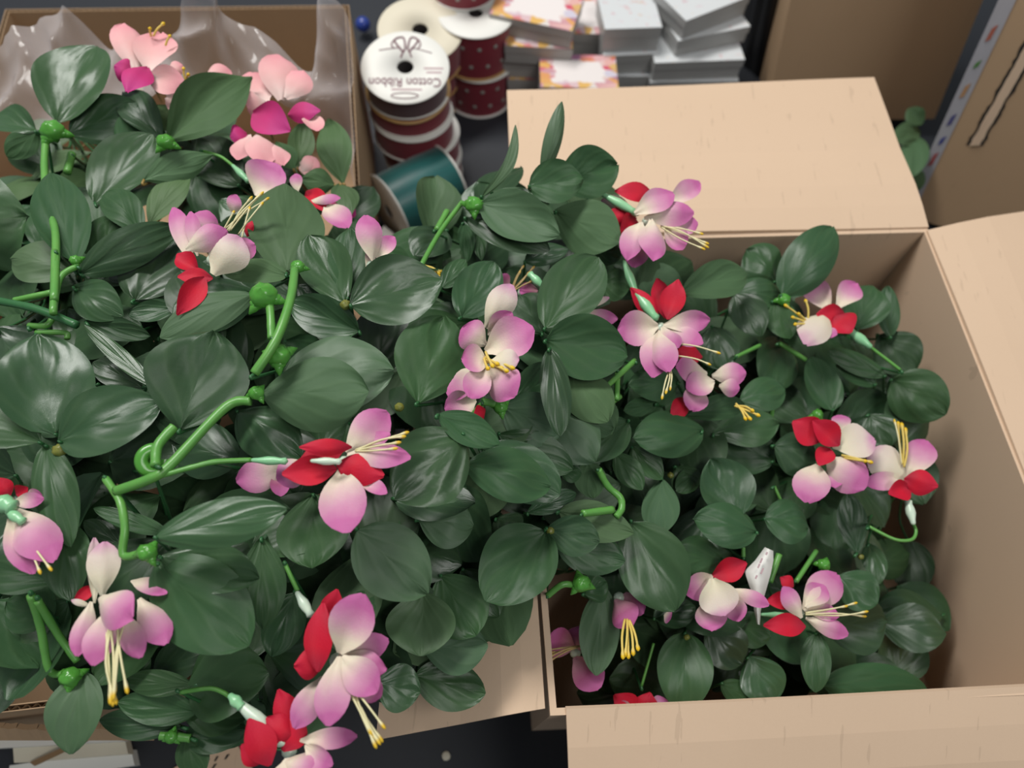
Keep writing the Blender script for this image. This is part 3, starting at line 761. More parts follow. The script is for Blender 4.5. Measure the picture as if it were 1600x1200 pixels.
# flowers: key and height, then pieces from back to front
FLOWERS = '''
# centre_left 4.5
T O 170 276 400 283 56
S O -60 285 80 282 180 276
p O 540 300 330 400 190 -1 -1
r O 760 190 468 285 165
p O 760 225 1025 -25 235
p O 770 235 1040 110 110 -.3 -.3
p O 850 410 1018 485 100 -.4 -.4
p O 770 245 1168 262 180
p O 735 330 765 728 300
r O 705 330 362 362 190
r O 705 300 1000 375 210
r O 800 195 470 195 110 .5 1
W O 540 280 735 285 50 .6
s O 820 212 1145 103
s O 830 212 1125 128
s O 830 215 1095 165
s O 820 220 1075 203
# bottom_front 4.2
S G 1190 355 1215 410 1240 462
W G 1235 465 1300 570 44
p G 1345 820 1225 1035 120 -.8 -.8
r G 1350 760 1225 775 130
r G 1360 590 1405 455 95 .2 .6
r G 1325 800 1345 512 120 .6 1
p G 1410 735 1620 668 115
p G 1430 730 1610 790 110
p G 1415 725 1515 475 190 .6 1.4
p G 1415 735 1365 1025 155 .8 .6
p G 1425 735 1570 885 150 .8 .6
p G 1505 850 1590 900 100 -.2 -.4
s G 1450 840 1590 1085
s G 1450 845 1565 1110
s G 1460 850 1600 1030
s G 1440 850 1545 1055
s G 1470 850 1580 1095
s G 1445 860 1560 1070
# front_edge 3.4
S G 750 885 870 868 930 885 965 910
W G 960 900 1195 1105 62
T G 955 893 1010 950 50 .1
r G 1230 1060 1160 872 110
r G 1235 1080 1110 990 120
r G 1180 1130 1260 985 130
r G 1125 1190 1035 995 130 .3 .6
r G 1110 1170 1005 1105 110 .2
p G 1250 1085 1488 1068 85
p G 1270 1105 1385 1190 90
p G 1180 1170 1330 1230 150
p G 1200 1160 1190 1340 190
# hanging_left 4.2
w P 190 170 190 -240 90
r P 200 60 60 160 80 -.4 -.4
w P 170 190 45 150 40 -.3
w P 240 120 255 -215 195
p P 420 30 640 110 120 -.4 -.4
p P 470 140 640 425 190
p P 380 240 480 512 150
p P 290 200 180 560 190
p P 170 160 80 502 140
p P 225 130 430 272 250 .8 1
s P 250 240 290 790
s P 280 250 305 800
s P 310 260 325 790
s P 335 260 310 760
s P 385 275 318 720
s P 335 330 395 722
s P 290 250 300 770
# far_left 4.0
r N 60 385 -30 265 120
r N 100 370 175 325 100
p N 170 380 260 370 90 -.5 -.5
p N 80 420 275 395 100
p N 110 470 335 790 260
p N 60 520 205 868 185 .4 .2
T N -40 400 90 455 120 .6
T N 40 470 150 545 70 .5
s N 165 640 250 858
s N 170 640 318 840
# upper_left 4.2
p K 250 500 300 315 160 -.6 -.4
p K 200 650 85 295 125
p K 235 600 190 322 95 .1
p K 455 340 475 215 110 -.5 0
r K 545 480 575 380 60 -.4
r K 240 690 105 590 130
r K 330 740 110 730 120
r K 280 730 105 968 150 .2
p K 470 600 595 530 150
w K 330 715 500 480 270 .4 .8
p K 160 560 420 440 170 1 1.2
s K 405 430 675 240
s K 415 445 640 205
s K 430 445 570 235
s K 400 430 460 325
s K 490 465 640 270
s K 510 490 560 300
s K 440 440 610 230
# upper_left_back 3.2
S J 1270 345 1380 380 1460 440
T J 1450 430 1560 540 44
p K 930 260 1128 238 70 -.2
r K 920 190 1060 330 120 -.6 -.6
p K 1030 290 1172 425 170 -.3 -.3
p K 860 200 850 85 80
p K 600 225 740 28 280 .2 .6
# edge_middle 4.0
p K 1290 675 1380 555 110 -.3 -.3
p K 1350 610 1465 478 110
p K 1330 630 1285 345 170 .2 .6
# heap_centre 4.0
p E 640 460 545 600 120 -.8 -.9
p E 650 600 520 640 130 -1 -1
r E 690 640 640 670 70 -1 -1
w E 690 300 800 118 125 -.2 .4
p E 700 330 800 235 100 0 .4
p E 690 370 590 300 140 0 .3
p E 690 400 890 300 180 .1 .4
p E 700 440 590 430 130 .1 .2
p E 690 460 625 592 120 .2 .2
p E 700 465 815 585 165 .2 .1
w E 710 440 830 430 100 .5 .6
y E 690 400 720 460
y E 680 430 760 470
y E 690 440 805 468
y E 690 420 740 450
y E 685 425 700 470
y E 700 440 780 480
# tucked_centre 1.5
d L 780 1010 700 930 120
d L 960 1010 850 1030 110
T L 1005 1005 905 905 56 1.2
t L 800 1000 870 865
y L 255 862 345 912
y L 290 880 360 900
y L 300 880 350 935
t L 805 1005 935 870
t L 810 1010 905 905
t L 815 1015 920 960
t L 805 1010 850 900
# top_right 3.0
S B 1080 770 1130 790 1180 812
T B 1170 805 1330 895 40 .4
w B 1310 890 1170 838 90 -.3
r B 1300 930 1200 880 90 -.5
r B 1320 910 1245 995 120 -.3
r B 1390 820 1228 795 90 .2
p B 1340 980 1305 1115 100 -.4
p B 1440 860 1583 758 90
p B 1470 950 1575 930 80
p B 1440 950 1515 1038 100
p B 1350 910 1558 885 115 .2
p B 1310 890 1475 808 115 .4 .8
p B 1340 925 1278 1082 105 .3
p B 1380 915 1390 1085 120 .5
s B 1420 940 1615 1030
s B 1425 940 1615 1015
s B 1430 945 1592 975
s B 1420 945 1600 1038
# right_rim 3.6
T E 1265 20 1320 165 36
T E 1315 150 1405 268 46 .1
r E 1410 265 1295 132 75
r E 1440 260 1405 92 80 .1
p E 1440 300 1595 365 90
p E 1430 290 1625 265 95 .2
r E 1450 265 1492 98 105 .3 .6
p E 1400 300 1385 505 130
p E 1410 290 1240 310 150 .3
p E 1415 310 1452 482 110 .4
p E 1425 295 1490 385 90 .5
s F 150 365 330 405
s F 150 415 290 452
s F 125 470 92 592
s F 125 470 125 555
s F 122 470 108 570
# right_mid 2.6
r F 260 420 148 400 90 -.4
r F 190 590 130 682 80 -.3
p F 330 540 415 555 80
p F 300 500 442 488 100
p F 240 540 215 645 110
p F 280 490 150 462 120 .2
p F 310 520 195 555 115 .4
y F 395 625 495 665
y F 400 625 470 645
y F 400 620 460 680
y F 400 615 440 680
# right_back 2.6
S F 1085 475 1020 425 960 380
T F 965 382 870 310 44
p F 790 230 685 95 115
p F 820 220 903 112 105
p F 740 310 820 330 70
w F 770 235 690 370 140
r F 850 240 735 245 85 .2
r F 815 250 880 320 120 .4
y F 700 285 605 205
y F 705 290 635 255
y F 705 290 645 285
y F 700 270 690 185
y F 700 280 660 240
# right_wall 3.0
p F 840 730 830 662 80 -.3
p F 790 880 815 965 90 -.4
y F 840 830 965 860
y F 850 840 940 855
p F 740 870 695 1028 150
p F 775 840 940 968 160 .2
w F 800 790 980 765 160 .3
r F 790 800 745 872 80 .4
r F 760 770 635 690 130 .5
r F 830 790 720 685 110 .6
# right_wall_low 2.4
S F 955 1128 1060 1180 1130 1182 1150 1150 1138 1115
W F 1140 1120 1115 1015 40
s F 1090 870 1060 685
y F 1095 870 1075 695
y F 1095 870 1090 700
y F 1100 880 1105 720
p F 1110 930 935 950 80 -.2
w F 1110 935 955 810 160
p F 1115 925 1195 768 120
r F 1130 970 1035 990 90 .2
r F 1100 930 1242 960 110 .4
# by_tag 2.6
r I 300 400 445 345 100
p I 100 560 130 575 60 -.8
p I 300 400 195 475 120
p I 270 510 305 628 140 -.2
p I 380 480 415 588 95
p I 380 455 538 522 65 .1
w I 300 410 350 565 165 .4
# right_low 2.4
T I 500 560 640 565 26
r I 640 445 585 405 60
r I 640 500 525 505 75
p I 690 545 830 565 75
p I 690 575 868 645 80
p I 680 540 825 395 140 .1
p I 690 530 770 440 100 .3
p I 675 575 595 445 85 .4
r I 690 610 515 605 95 .4
s I 690 555 900 512
s I 690 560 945 548
s I 690 562 938 568
s I 690 552 860 525
# box_corner_pair 1.6
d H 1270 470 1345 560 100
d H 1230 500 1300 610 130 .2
y H 1270 580 1262 740
y H 1280 580 1285 738
y H 1285 585 1305 725
y H 1290 585 1325 705
y H 1280 580 1272 730
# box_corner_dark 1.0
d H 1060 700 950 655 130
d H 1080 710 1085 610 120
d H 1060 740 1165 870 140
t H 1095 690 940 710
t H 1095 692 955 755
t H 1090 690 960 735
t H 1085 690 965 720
# box_front 1.4
p H 1310 985 1220 955 100
p H 1380 985 1460 930 110
r H 1330 985 1225 895 110
r H 1350 985 1375 885 100
T H 1350 985 1375 930 26 .5
# centre_pale_petals 2.4
w E 1100 225 1205 172 36
p E 1070 255 1240 262 70
# under_red 1.6
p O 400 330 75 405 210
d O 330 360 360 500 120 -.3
'''
PINKS = '''
# pink_top 3.6
m A 560 310 475 275 100
k A 700 300 762 272 60
k A 620 330 765 345 120
k A 570 300 515 98 140
k A 620 305 670 132 175 .2
m A 615 280 530 385 120 .4
y A 640 150 682 98
y A 630 150 625 118
y A 690 190 708 150
# pink_mid 2.6
k A 800 380 800 328 80
k A 780 430 855 385 110
k A 690 400 845 440 140
y A 775 340 765 285
y A 780 340 785 310
# pink_bag 2.8
k A 850 340 965 300 100 -.6
k A 1110 430 1045 300 160
k A 1170 420 1160 230 170
k A 1190 410 1262 295 150
k A 1110 430 1030 450 120
k A 1280 490 1325 545 90
m A 1200 480 1335 462 90
k A 1130 600 1180 690 100
k A 1070 560 1100 690 130
k A 1040 560 990 665 100
m A 1030 560 960 575 100
m A 1050 470 1210 545 150 .3
# pink_low 1.2
k A 1240 690 1330 700 90
m A 1380 850 1480 900 110
k A 1260 720 1320 660 80
'''
STEMS = '''
D 480 980 620 930 710 870 940 630 1045 604 : 4.4 2.8
D 1060 490 1150 350 1210 180 1228 55 : 4.8 2.8
D 1132 345 1128 260 1122 185 : 4.6 2.4
D 648 875 658 790 725 712 : 4.8 2.8
D 640 925 700 908 800 880 900 857 1045 850 : 4.2 1.5
A 190 590 185 700 200 860 232 980 226 1250 : 3.4 2.6
A 320 1110 250 1160 222 1310 : 2.8 2
D 228 -20 222 240 : 3.4 2.2
D -20 185 150 220 320 288 : 2.6 2.6
D 60 185 130 170 215 152 : 2.2 2
D 120 290 190 290 220 260 : 1.4 2
D 150 320 270 320 280 345 : 1.2 1.8
A 300 640 280 720 : 1.2 3
G 440 -5 500 90 520 200 514 312 585 306 : 4.2 2.2
G 128 480 170 620 205 790 265 808 : 2.4 2.2
G 155 500 240 640 322 755 : 2.2 2.2
L 232 860 350 650 490 462 : 3.4 1.8
L 330 640 395 520 : 2.8 2.4
E 1312 436 1185 552 : 3 2
E 1240 490 1236 600 : 2.8 2
E 1200 620 1250 585 : 2.4 2
Q 940 695 1000 800 1075 870 1085 940 1050 990 : 3 2.4
Q 840 970 1030 945 : 3 2.6
Q 215 268 290 282 : 3.4 2.4
Q 150 360 210 290 : 3 2
H 948 482 1010 436 1065 440 : 2.6 2.2
F 400 420 500 372 : 1.6 1.6
F 580 362 690 432 : 1.6 2
F 545 680 555 600 : 1.2 2
I 650 425 735 295 : 1.6 1.8
I 540 425 580 310 : 1.8 2.4
I 430 320 430 280 : 2 1.6
P 790 1015 690 1005 600 1000 : 1 2.4
H 1340 860 1390 680 : 1 1
F 560 960 600 1045 : 1 1.2
'''
# plastic hubs that hold the leaf whorls: crop x y radius height
HUBS = '''
D 1070 570 34 4.6
D 1240 45 32 4.9
D 1100 165 62 4.9
D 1158 412 56 4.2
A 218 545 52 3.8
A 692 592 40 3.6
A 315 1085 26 3.2
G 612 302 44 4.4
G 292 822 46 2.6
L 560 480 62 4.4
Q 328 305 50 3.2
H 1090 430 42 2.8
F 598 182 30 2.4
F 738 662 26 2
I 765 352 30 1.8
P 670 1005 44 1.2
'''
BUDS = '''
K 1160 905 38 3
M 375 1135 48 3.2
E 608 750 16 3.6
E 330 630 22 3
H 960 212 18 3
I 195 655 14 1.2
F 715 760 14 2
J 470 1060 20 2.6
I 920 320 14 1.4
Q 1390 730 22 1
'''
# ---- things: every spray has a spot and a label; what lies nearest belongs to it
SPRAYS = {
 'centre_left': ('fuchsia spray with a red and pink bloom on a long bright green stem'),
 'bottom_front': ('fuchsia spray whose bloom has long yellow-tipped stamens over the tan left flap'),
 'front_edge': ('fuchsia spray with a pale tube and red sepals at the bottom frame edge'),
 'hanging_left': ('fuchsia spray with cream and mauve bloom hanging stamens straight down at lower left'),
 'far_left': ('fuchsia spray with a pale closed bloom cut by the left frame edge'),
 'upper_left': ('fuchsia spray with mauve cup, red sepals and a stamen brush at the upper left'),
 'upper_left_back': ('fuchsia spray with a mauve bloom half hidden behind a round lit-toned leaf'),
 'edge_middle': ('fuchsia spray with two upright mauve petals above the small white carton'),
 'heap_centre': ('fuchsia spray with an open mauve star bloom facing up in the middle of the heap'),
 'tucked_centre': ('fuchsia spray with tan stamens tucked below the leaves left of the tan back flap'),
 'top_right': ('fuchsia spray with a bloom leaning over the tan back flap'),
 'right_rim': ('fuchsia spray with three upright red sepals in the left part of the tan box'),
 'right_mid': ('fuchsia spray with a small pink bloom and loose yellow anther below the red sepals'),
 'right_back': ('fuchsia spray with cream petals and yellow anthers near the tan box back corner'),
 'right_wall': ('fuchsia spray with red, white and mauve bloom, left of the pair by the tan wall'),
 'right_wall_low': ('fuchsia spray with an upward bloom touching the right wall of the tan box'),
 'by_tag': ('fuchsia spray with a cream-streaked pink bloom just left of the white paper tag'),
 'right_low': ('fuchsia spray with thin mauve petals and red sepals just right of the white paper tag'),
 'box_corner_pair': ('fuchsia spray with dark pink bloom and bright yellow anthers in the near left box corner'),
 'box_corner_dark': ('fuchsia spray with a shaded plum bloom deep in the near left box corner'),
 'box_front': ('fuchsia spray with red and mauve petals peeping over the tan box front flap'),
 'centre_pale_petals': ('fuchsia spray with two thin pale petals between the leaves behind the glossy pair'),
 'under_red': ('fuchsia spray with shaded mauve petals under the long bright green stem'),
}
LEAFY = {
 'x_top_left': (110, 200, 'leafy fuchsia spray with a big upright leaf and round green hub, top left'),
 'x_left_edge': (60, 380, 'leafy fuchsia spray on a long vertical green stem near the left frame edge'),
 'x_left_whorl': (110, 690, 'leafy fuchsia spray with three broad dark leaves around a bud at far left'),
 'x_mid_hubs': (400, 560, 'leafy fuchsia spray with several round green hubs and lit-toned leaves, left of centre'),
 'x_glossy_pair': (250, 860, 'leafy fuchsia spray with a folded glossy leaf rising from a green hub'),
 'x_front_leaf': (110, 1080, 'leafy fuchsia spray with one drooping leaf over the corrugated front edge'),
 'x_whorl_top': (540, 470, 'leafy fuchsia spray with a three-leaf whorl around an orange bud'),
 'x_lit_big': (800, 350, 'leafy fuchsia spray with a wide lit-toned leaf in front of the tan back flap'),
 'x_overlap': (800, 760, 'leafy fuchsia spray of overlapping ribbed leaves in the middle of the heap'),
 'x_flap_cluster': (660, 960, 'leafy fuchsia spray of layered round leaves lying on the tan left flap'),
 'x_corner_hub': (860, 890, 'leafy fuchsia spray with a glossy leaf and small hub over the left box corner'),
 'x_hook': (960, 740, 'leafy fuchsia spray with a bright green hooked stem near the heap centre'),
 'x_right_centre': (1110, 800, 'leafy fuchsia spray with a glossy upright leaf in the middle of the tan box'),
 'x_right_far': (1420, 610, 'leafy fuchsia spray with a single round leaf against the tan right wall'),
 'x_right_bottom': (1330, 1070, 'leafy fuchsia spray with a broad leaf along the tan box front right corner'),
}
PSPRAYS = {
 'pink_top': 'pale pink fuchsia spray with magenta sepals, topmost at the upper left beside the plastic bag',
 'pink_mid': 'pale pink fuchsia spray with a half-hidden bloom right of the topmost one',
 'pink_bag': 'pale pink and magenta fuchsia spray partly inside the clear plastic bag',
 'pink_low': 'pale pink fuchsia spray with pointed leaves beside the brown box edge',
}
def parse(txt):
    out, cur = [], None
    for ln in txt.strip().splitlines():
        w = ln.split()
        if w[0] == '#': cur = (w[1], float(w[2]), []); out.append(cur)
        else: cur[2].append(w)
    return out
def profile(kind, t, fx=.5, fx2=.3):
    if kind == 'leaf': return max(.06, math.sin(math.pi * t ** (.88 + .26 * fx)) ** (.54 + .16 * fx2))
    if kind == 'point': return max(.04, math.sin(math.pi * t ** .9) ** 1.0)
    if kind == 'petal': return max(.14, math.sin(math.pi * min(1, t ** 1.35)) ** .62)
    return max(.10, math.sin(math.pi * t ** .95) ** .85)
def blade(name, b, t, w, n, kind, mt, parent, bend=.05, cup=.05, ridge=.0, twist=0.0, nu=8, nv=12, sway=0.0, color=None, seed=0, mid=.0):
    ax = t - b; L = ax.length; a = ax / L; side = a.cross(n).normalized(); nn = side.cross(a)
    vs_, fs, uv = [], [], []
    for i in range(nv + 1):
        tv = i / nv; hw = w / 2 * profile(kind, tv, (seed * 7.13) % 1, (seed * 3.77) % 1)
        c = b + ax * tv + nn * (bend * L * math.sin(math.pi * tv)) + side * (sway * L * math.sin(math.pi * tv))
        th = twist * (tv - .4); s = side * math.cos(th) + nn * math.sin(th); mm = nn * math.cos(th) - side * math.sin(th)
        for j in range(nu + 1):
            u_ = -1 + 2 * j / nu
            h = cup * w * (u_ * u_ - .4) * math.sin(math.pi * min(1, tv * 1.1)) + mid * w * abs(u_) * profile(kind, tv)
            if ridge: h += ridge * w * math.cos(14 * (.7 * tv - .62 * abs(u_) ** .85) + seed) * (1 - u_ ** 4) * math.sin(math.pi * tv)
            h += .085 * w * noise.noise(V((u_ * 1.1 + seed, tv * 1.9, seed * .7))) + .02 * w * noise.noise(V((u_ * 3 + seed, tv * 5, seed * .3)))
            vs_.append(c + s * (hw * u_) + mm * h); uv.append((j / nu, tv))
    for i in range(nv):
        for j in range(nu): k = i * (nu + 1) + j; fs.append((k, k + 1, k + nu + 2, k + nu + 1))
    return mesh(name, vs_, fs, mt, parent, loc=b, uvs=uv, color=color)
rnd = random.Random(5)
LCOL = {'d': (.025, .074, .027), 'v': (.016, .046, .019), 'l': (.058, .118, .055), 'q': (.060, .122, .046), 'c': (.045, .10, .045)}  # l has a lit tone and v a shaded one painted into the green
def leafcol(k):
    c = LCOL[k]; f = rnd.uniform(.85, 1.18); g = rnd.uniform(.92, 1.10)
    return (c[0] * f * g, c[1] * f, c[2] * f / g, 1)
def depth(p): return (p - CAM).dot(FW)
# spots
flowers = parse(FLOWERS); pinks = parse(PINKS)
spots = {}
def mean_px(items):
    xs, ys, n = 0, 0, 0
    for w in items:
        if w[0] in 'prwdkm': x, y = px(w[1], float(w[2]), float(w[3])); xs += x; ys += y; n += 1
    return xs / n, ys / n
for key, dz, items in flowers: spots[key] = (*mean_px(items), SPRAYS[key], False)
for key, (x, y, lab) in LEAFY.items(): spots[key] = (x, y, lab, False)
for key, dz, items in pinks: spots[key] = (*mean_px(items), PSPRAYS[key], True)
root = {}; ends = {}
for key, (x, y, lab, pk) in spots.items():
    z = HS(x, y); o = point(x, y, z - .075 if x < 800 else max(.03, z - .08))
    root[key] = empty('pink_fuchsia_spray' if pk else 'fuchsia_spray', o, lab, 'artificial flowers', 'pale pink artificial fuchsias' if pk else 'mauve artificial fuchsias')
    ends[key] = []
def nearest(x, y, pk=False, only=None):
    return min((k for k in spots if spots[k][3] == pk), key=lambda k: (spots[k][0] - x) ** 2 + (spots[k][1] - y) ** 2)
def facing(p, roll=.25):
    vw = (CAM - p).normalized()
    n = vw * .62 + Z * .42 + V((rnd.uniform(-1, 1), rnd.uniform(-1, 1), rnd.uniform(-.3, .6))) * roll
    return n.normalized()
def add_leaf(key, b, t, w, kd, n=None, **kw):
    shape = 'point' if kd == 'q' else 'leaf'
    mt = M_LEAF if kd in 'dv' else M_LEAFM
    L = (t - b).length
    args = dict(bend=rnd.uniform(-.03, .12), cup=rnd.uniform(-.16, .12), ridge=rnd.choice((.005, .013, .024)) if kd in 'dv' else .006, twist=rnd.uniform(-.25, .25), nu=12, nv=18, seed=rnd.uniform(0, 90), mid=rnd.uniform(-.04, .10))
    args.update(kw)
    o = blade('leaf', b, t, w, n or facing((b + t) / 2), shape, mt, root[key], color=leafcol(kd), **args)
    ends[key].append(b); return o
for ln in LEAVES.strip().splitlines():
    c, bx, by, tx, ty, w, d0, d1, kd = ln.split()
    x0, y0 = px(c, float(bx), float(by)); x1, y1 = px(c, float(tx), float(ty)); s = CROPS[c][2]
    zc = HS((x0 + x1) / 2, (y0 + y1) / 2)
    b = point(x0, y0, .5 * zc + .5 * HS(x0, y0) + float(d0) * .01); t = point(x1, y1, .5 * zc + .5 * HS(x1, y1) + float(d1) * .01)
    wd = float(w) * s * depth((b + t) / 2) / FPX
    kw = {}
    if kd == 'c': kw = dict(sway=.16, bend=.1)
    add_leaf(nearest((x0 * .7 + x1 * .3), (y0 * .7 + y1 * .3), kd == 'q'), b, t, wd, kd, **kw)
# leaves deeper in the heap
poly = [(-130,200),(180,205),(350,240),(470,280),(560,330),(640,350),(760,320),(940,270),(1000,400),(1100,420),(1370,450),(1420,600),(1400,800),(1410,1000),(1400,1085),(900,1095),(870,960),(760,900),(720,1060),(620,1075),(420,1130),(200,1090),(90,1040),(-130,980)]
def inpoly(x, y):
    r = False
    for i in range(len(poly)):
        (xa, ya), (xb, yb) = poly[i], poly[i - 1]
        if (ya > y) != (yb > y) and x < (xb - xa) * (y - ya) / (yb - ya) + xa: r = not r
    return r
made = 0; tries = 0
while made < 560 and tries < 12000:
    tries += 1
    x, y = rnd.uniform(-130, 1430), rnd.uniform(200, 1130)
    if not inpoly(x, y): continue
    z = HS(x, y) - rnd.choice((rnd.uniform(.008, .06), rnd.uniform(.03, .11)))
    if x > 1180 and y > 760 and rnd.random() < .5: z = rnd.uniform(.06, .13)
    z = max(z, .03)
    b = point(x, y, z); an = rnd.uniform(0, 6.283); L = rnd.uniform(.05, .062)
    t = b + V((math.cos(an) * L, math.sin(an) * L, rnd.uniform(-.012, .014)))
    if z < .225 and not ((inside(b, RB, .01) and inside(t, RB, .01)) or (inside(b, LB, .01) and inside(t, LB, .01))): continue
    if t.z < .225 and not (inside(t, RB, .008) or inside(t, LB, .008)): continue
    n = (Z + V((rnd.uniform(-.6, .6), rnd.uniform(-.7, .4), 0))).normalized()
    pk = (x < 250 and y < 330 and rnd.random() < .5)
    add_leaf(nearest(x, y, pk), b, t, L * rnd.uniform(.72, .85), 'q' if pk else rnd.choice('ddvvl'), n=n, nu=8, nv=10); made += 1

k = 0
while k < 90:                                        # down along the walls of the tan box
    s_, t_ = rnd.uniform(.35, 1), rnd.uniform(0, 1)
    b = RB[0].lerp(RB[1], s_).lerp(RB[3].lerp(RB[2], s_), t_); b.z = rnd.uniform(.035, .105); an = rnd.uniform(0, 6.283); L = rnd.uniform(.05, .062)
    t = b + V((math.cos(an) * L, math.sin(an) * L, rnd.uniform(-.01, .012)))
    if not (inside(b, RB, .012) and inside(t, RB, .012)): continue
    d = b - CAM; dd = d.dot(FW); x, y = 800 + FPX * d.dot(RT) / dd, 600 - FPX * d.dot(UP) / dd
    add_leaf(nearest(x, y), b, t, L * rnd.uniform(.72, .85), rnd.choice('dvv'), n=(Z + V((rnd.uniform(-.5, .5), rnd.uniform(-.5, .3), 0))).normalized(), nu=8, nv=10); k += 1

# ---- flowers
PM = {'p': (M_PETAL, 'petal', 'petal'), 'w': (M_PALE, 'petal', 'petal'), 'd': (M_DARKP, 'petal', 'petal'), 'r': (M_SEPAL, 'sepal', 'sepal'), 'k': (M_PINK, 'petal', 'petal'), 'm': (M_MAGENTA, 'sepal', 'sepal')}
def stamen_mesh(lst, fm, parent):
    groups = {}
    for kd, b, t, r in lst: groups.setdefault(kd, []).append((b, t, r))
    for kd, L in groups.items():
        vv, ff, uv = [], [], []
        for b, t, r in L:
            ln = (t - b).length; md = (b + t) / 2 + V((rnd.uniform(-.06, .06), rnd.uniform(-.06, .06), rnd.uniform(.02, .10))) * ln
            pts = spline([b, md, t], 5); n = len(pts)
            pts.append(t + (t - md).normalized() * .0012)
            rr = [r * (1 if i < n - 2 else 1.7) for i in range(n)] + [r * .6]
            v, f = tubev(pts, rr, 5); o = len(vv); vv += v; ff += [tuple(i + o for i in q) for q in f]
            uv += [(0, (i // 5) / (len(pts) - 1)) for i in range(len(v))]
        mesh('stamens', vv, ff, {'s': M_STAM, 'y': M_STAMY, 't': M_STAMT}[kd], parent, loc=L[0][0], uvs=uv)
def tube_shape(b, t, w, parent, mt, name):
    ax = t - b; pr = [(0, .25), (.05, .5), (.2, .62), (.45, 1), (.62, .95), (.8, .7), (.93, .85), (1, .2)]
    pts = [b + ax * q[0] for q in pr]; v, f = tubev(pts, [w / 2 * q[1] for q in pr], 12); return mesh(name, v, f, mt, parent, loc=b)
for key, dz, items in flowers + pinks:
    par = root[key]; cx, cy = spots[key][0], spots[key][1]; zc = HS(cx, cy) + dz * .01
    cen = point(cx, cy, zc)
    v, f = ball(cen - Z * .004, .0042, (1, 1, .8), 10, 7)
    fl = mesh('flower', v, f, M_TUBEW, par, loc=cen)
    ends[key].append(cen - Z * .006)
    lst = []; order = 0; first = True
    for w in items:
        kd, c = w[0], w[1]; nums = [float(q) for q in w[2:]]; s = CROPS[c][2]
        if kd == 'S':
            pts = []
            for i in range(0, len(nums), 2): x, y = px(c, nums[i], nums[i + 1]); pts.append(point(x, y, zc - .004))
            v, f = tubev(spline(pts, 6), .0013, 8); mesh('stem', v, f, M_STEM, par, loc=pts[0]); ends[key].append(pts[0]); continue
        x0, y0 = px(c, nums[0], nums[1]); x1, y1 = px(c, nums[2], nums[3])
        if kd in 'syt':
            q = .008
            b = point(x0, y0, zc + .005); t = point(x1, y1, zc + .013 + rnd.uniform(-.003, .003)); lst.append((kd, b, t, .00058 if kd != 'y' else .0009)); continue
        e0 = nums[5] if len(nums) > 5 else 0; e1 = nums[6] if len(nums) > 6 else e0
        order += 1; lay = order * .0007
        wd = nums[4] * s
        if kd in 'TW':
            b = point(x0, y0, zc + lay + e0 * .01); t = point(x1, y1, zc + lay + e0 * .01)
            tube_shape(b, t, wd * depth(b) / FPX, fl, M_TUBE if kd == 'T' else M_TUBEW, 'tube'); continue
        mt, shp, nm = PM[kd]
        b = point(x0, y0, zc - .003 + lay + e0 * .01); t = point(x1, y1, zc + lay + e1 * .01 + rnd.uniform(-.003, .005))
        wd = wd * depth((b + t) / 2) / FPX
        blade(nm, b, t, wd, facing((b + t) / 2, .35), shp, mt, fl, bend=rnd.uniform(.03, .12), cup=rnd.choice((-1, 1)) * rnd.uniform(.08, .26), twist=rnd.uniform(-.35, .35), nu=8, nv=10, seed=rnd.uniform(0, 90))
    if lst: stamen_mesh(lst, None, fl)

# ---- visible stems, hubs, buds
for ln in STEMS.strip().splitlines():
    a, b = ln.split(':'); w = a.split(); c = w[0]; nums = [float(q) for q in w[1:]]; d0, r = [float(q) for q in b.split()]
    P_ = [px(c, nums[i], nums[i + 1]) for i in range(0, len(nums), 2)]
    pts = [point(x, y, HS(x, y) + d0 * .01) for x, y in P_]
    k = nearest(*P_[len(P_) // 2]); sp_ = spline(pts, 8)
    rad = [r * .001 * (1 + .10 * noise.noise(V((i * .5, r, nums[0])))) for i in range(len(sp_))]
    v, f = tubev(sp_, rad, 10); mesh('stem', v, f, M_STEMD if (c == 'D' and nums[0] == -20) else M_STEM, root[k], loc=pts[0]); ends[k].append(pts[0])
for txt, mt, nm in ((HUBS, M_HUB, 'leaf_hub'), (BUDS, M_BUD, 'bud')):
    for ln in txt.strip().splitlines():
        w = ln.split(); c = w[0]; x, y = px(c, float(w[1]), float(w[2])); p = point(x, y, HS(x, y) + float(w[4]) * .01)
        r = float(w[3]) * CROPS[c][2] * depth(p) / FPX; k = nearest(x, y)
        v1 = ball(p, r * .92, (1, .92, .85), 16, 10, .28, x)
        parts = [v1]
        if nm == 'leaf_hub':                         # collar and small lobes like a calyx
            d = V((rnd.uniform(-1, 1), rnd.uniform(-1, 1), .2)).normalized()
            for q in range(3):
                an = q * 2.1 + x; dd = V((math.cos(an), math.sin(an), -.35)).normalized(); parts.append(ball(p + dd * r * .68, r * .55, (1, .8, .7), 10, 6, .2, q)); parts.append(tubev([p + dd * r * .6, p + dd * r * 1.15, p + dd * r * 1.6], [r * .4, r * .3, r * .05], 8))
        v, f = join(parts); mesh(nm, v, f, mt, root[k], loc=p)
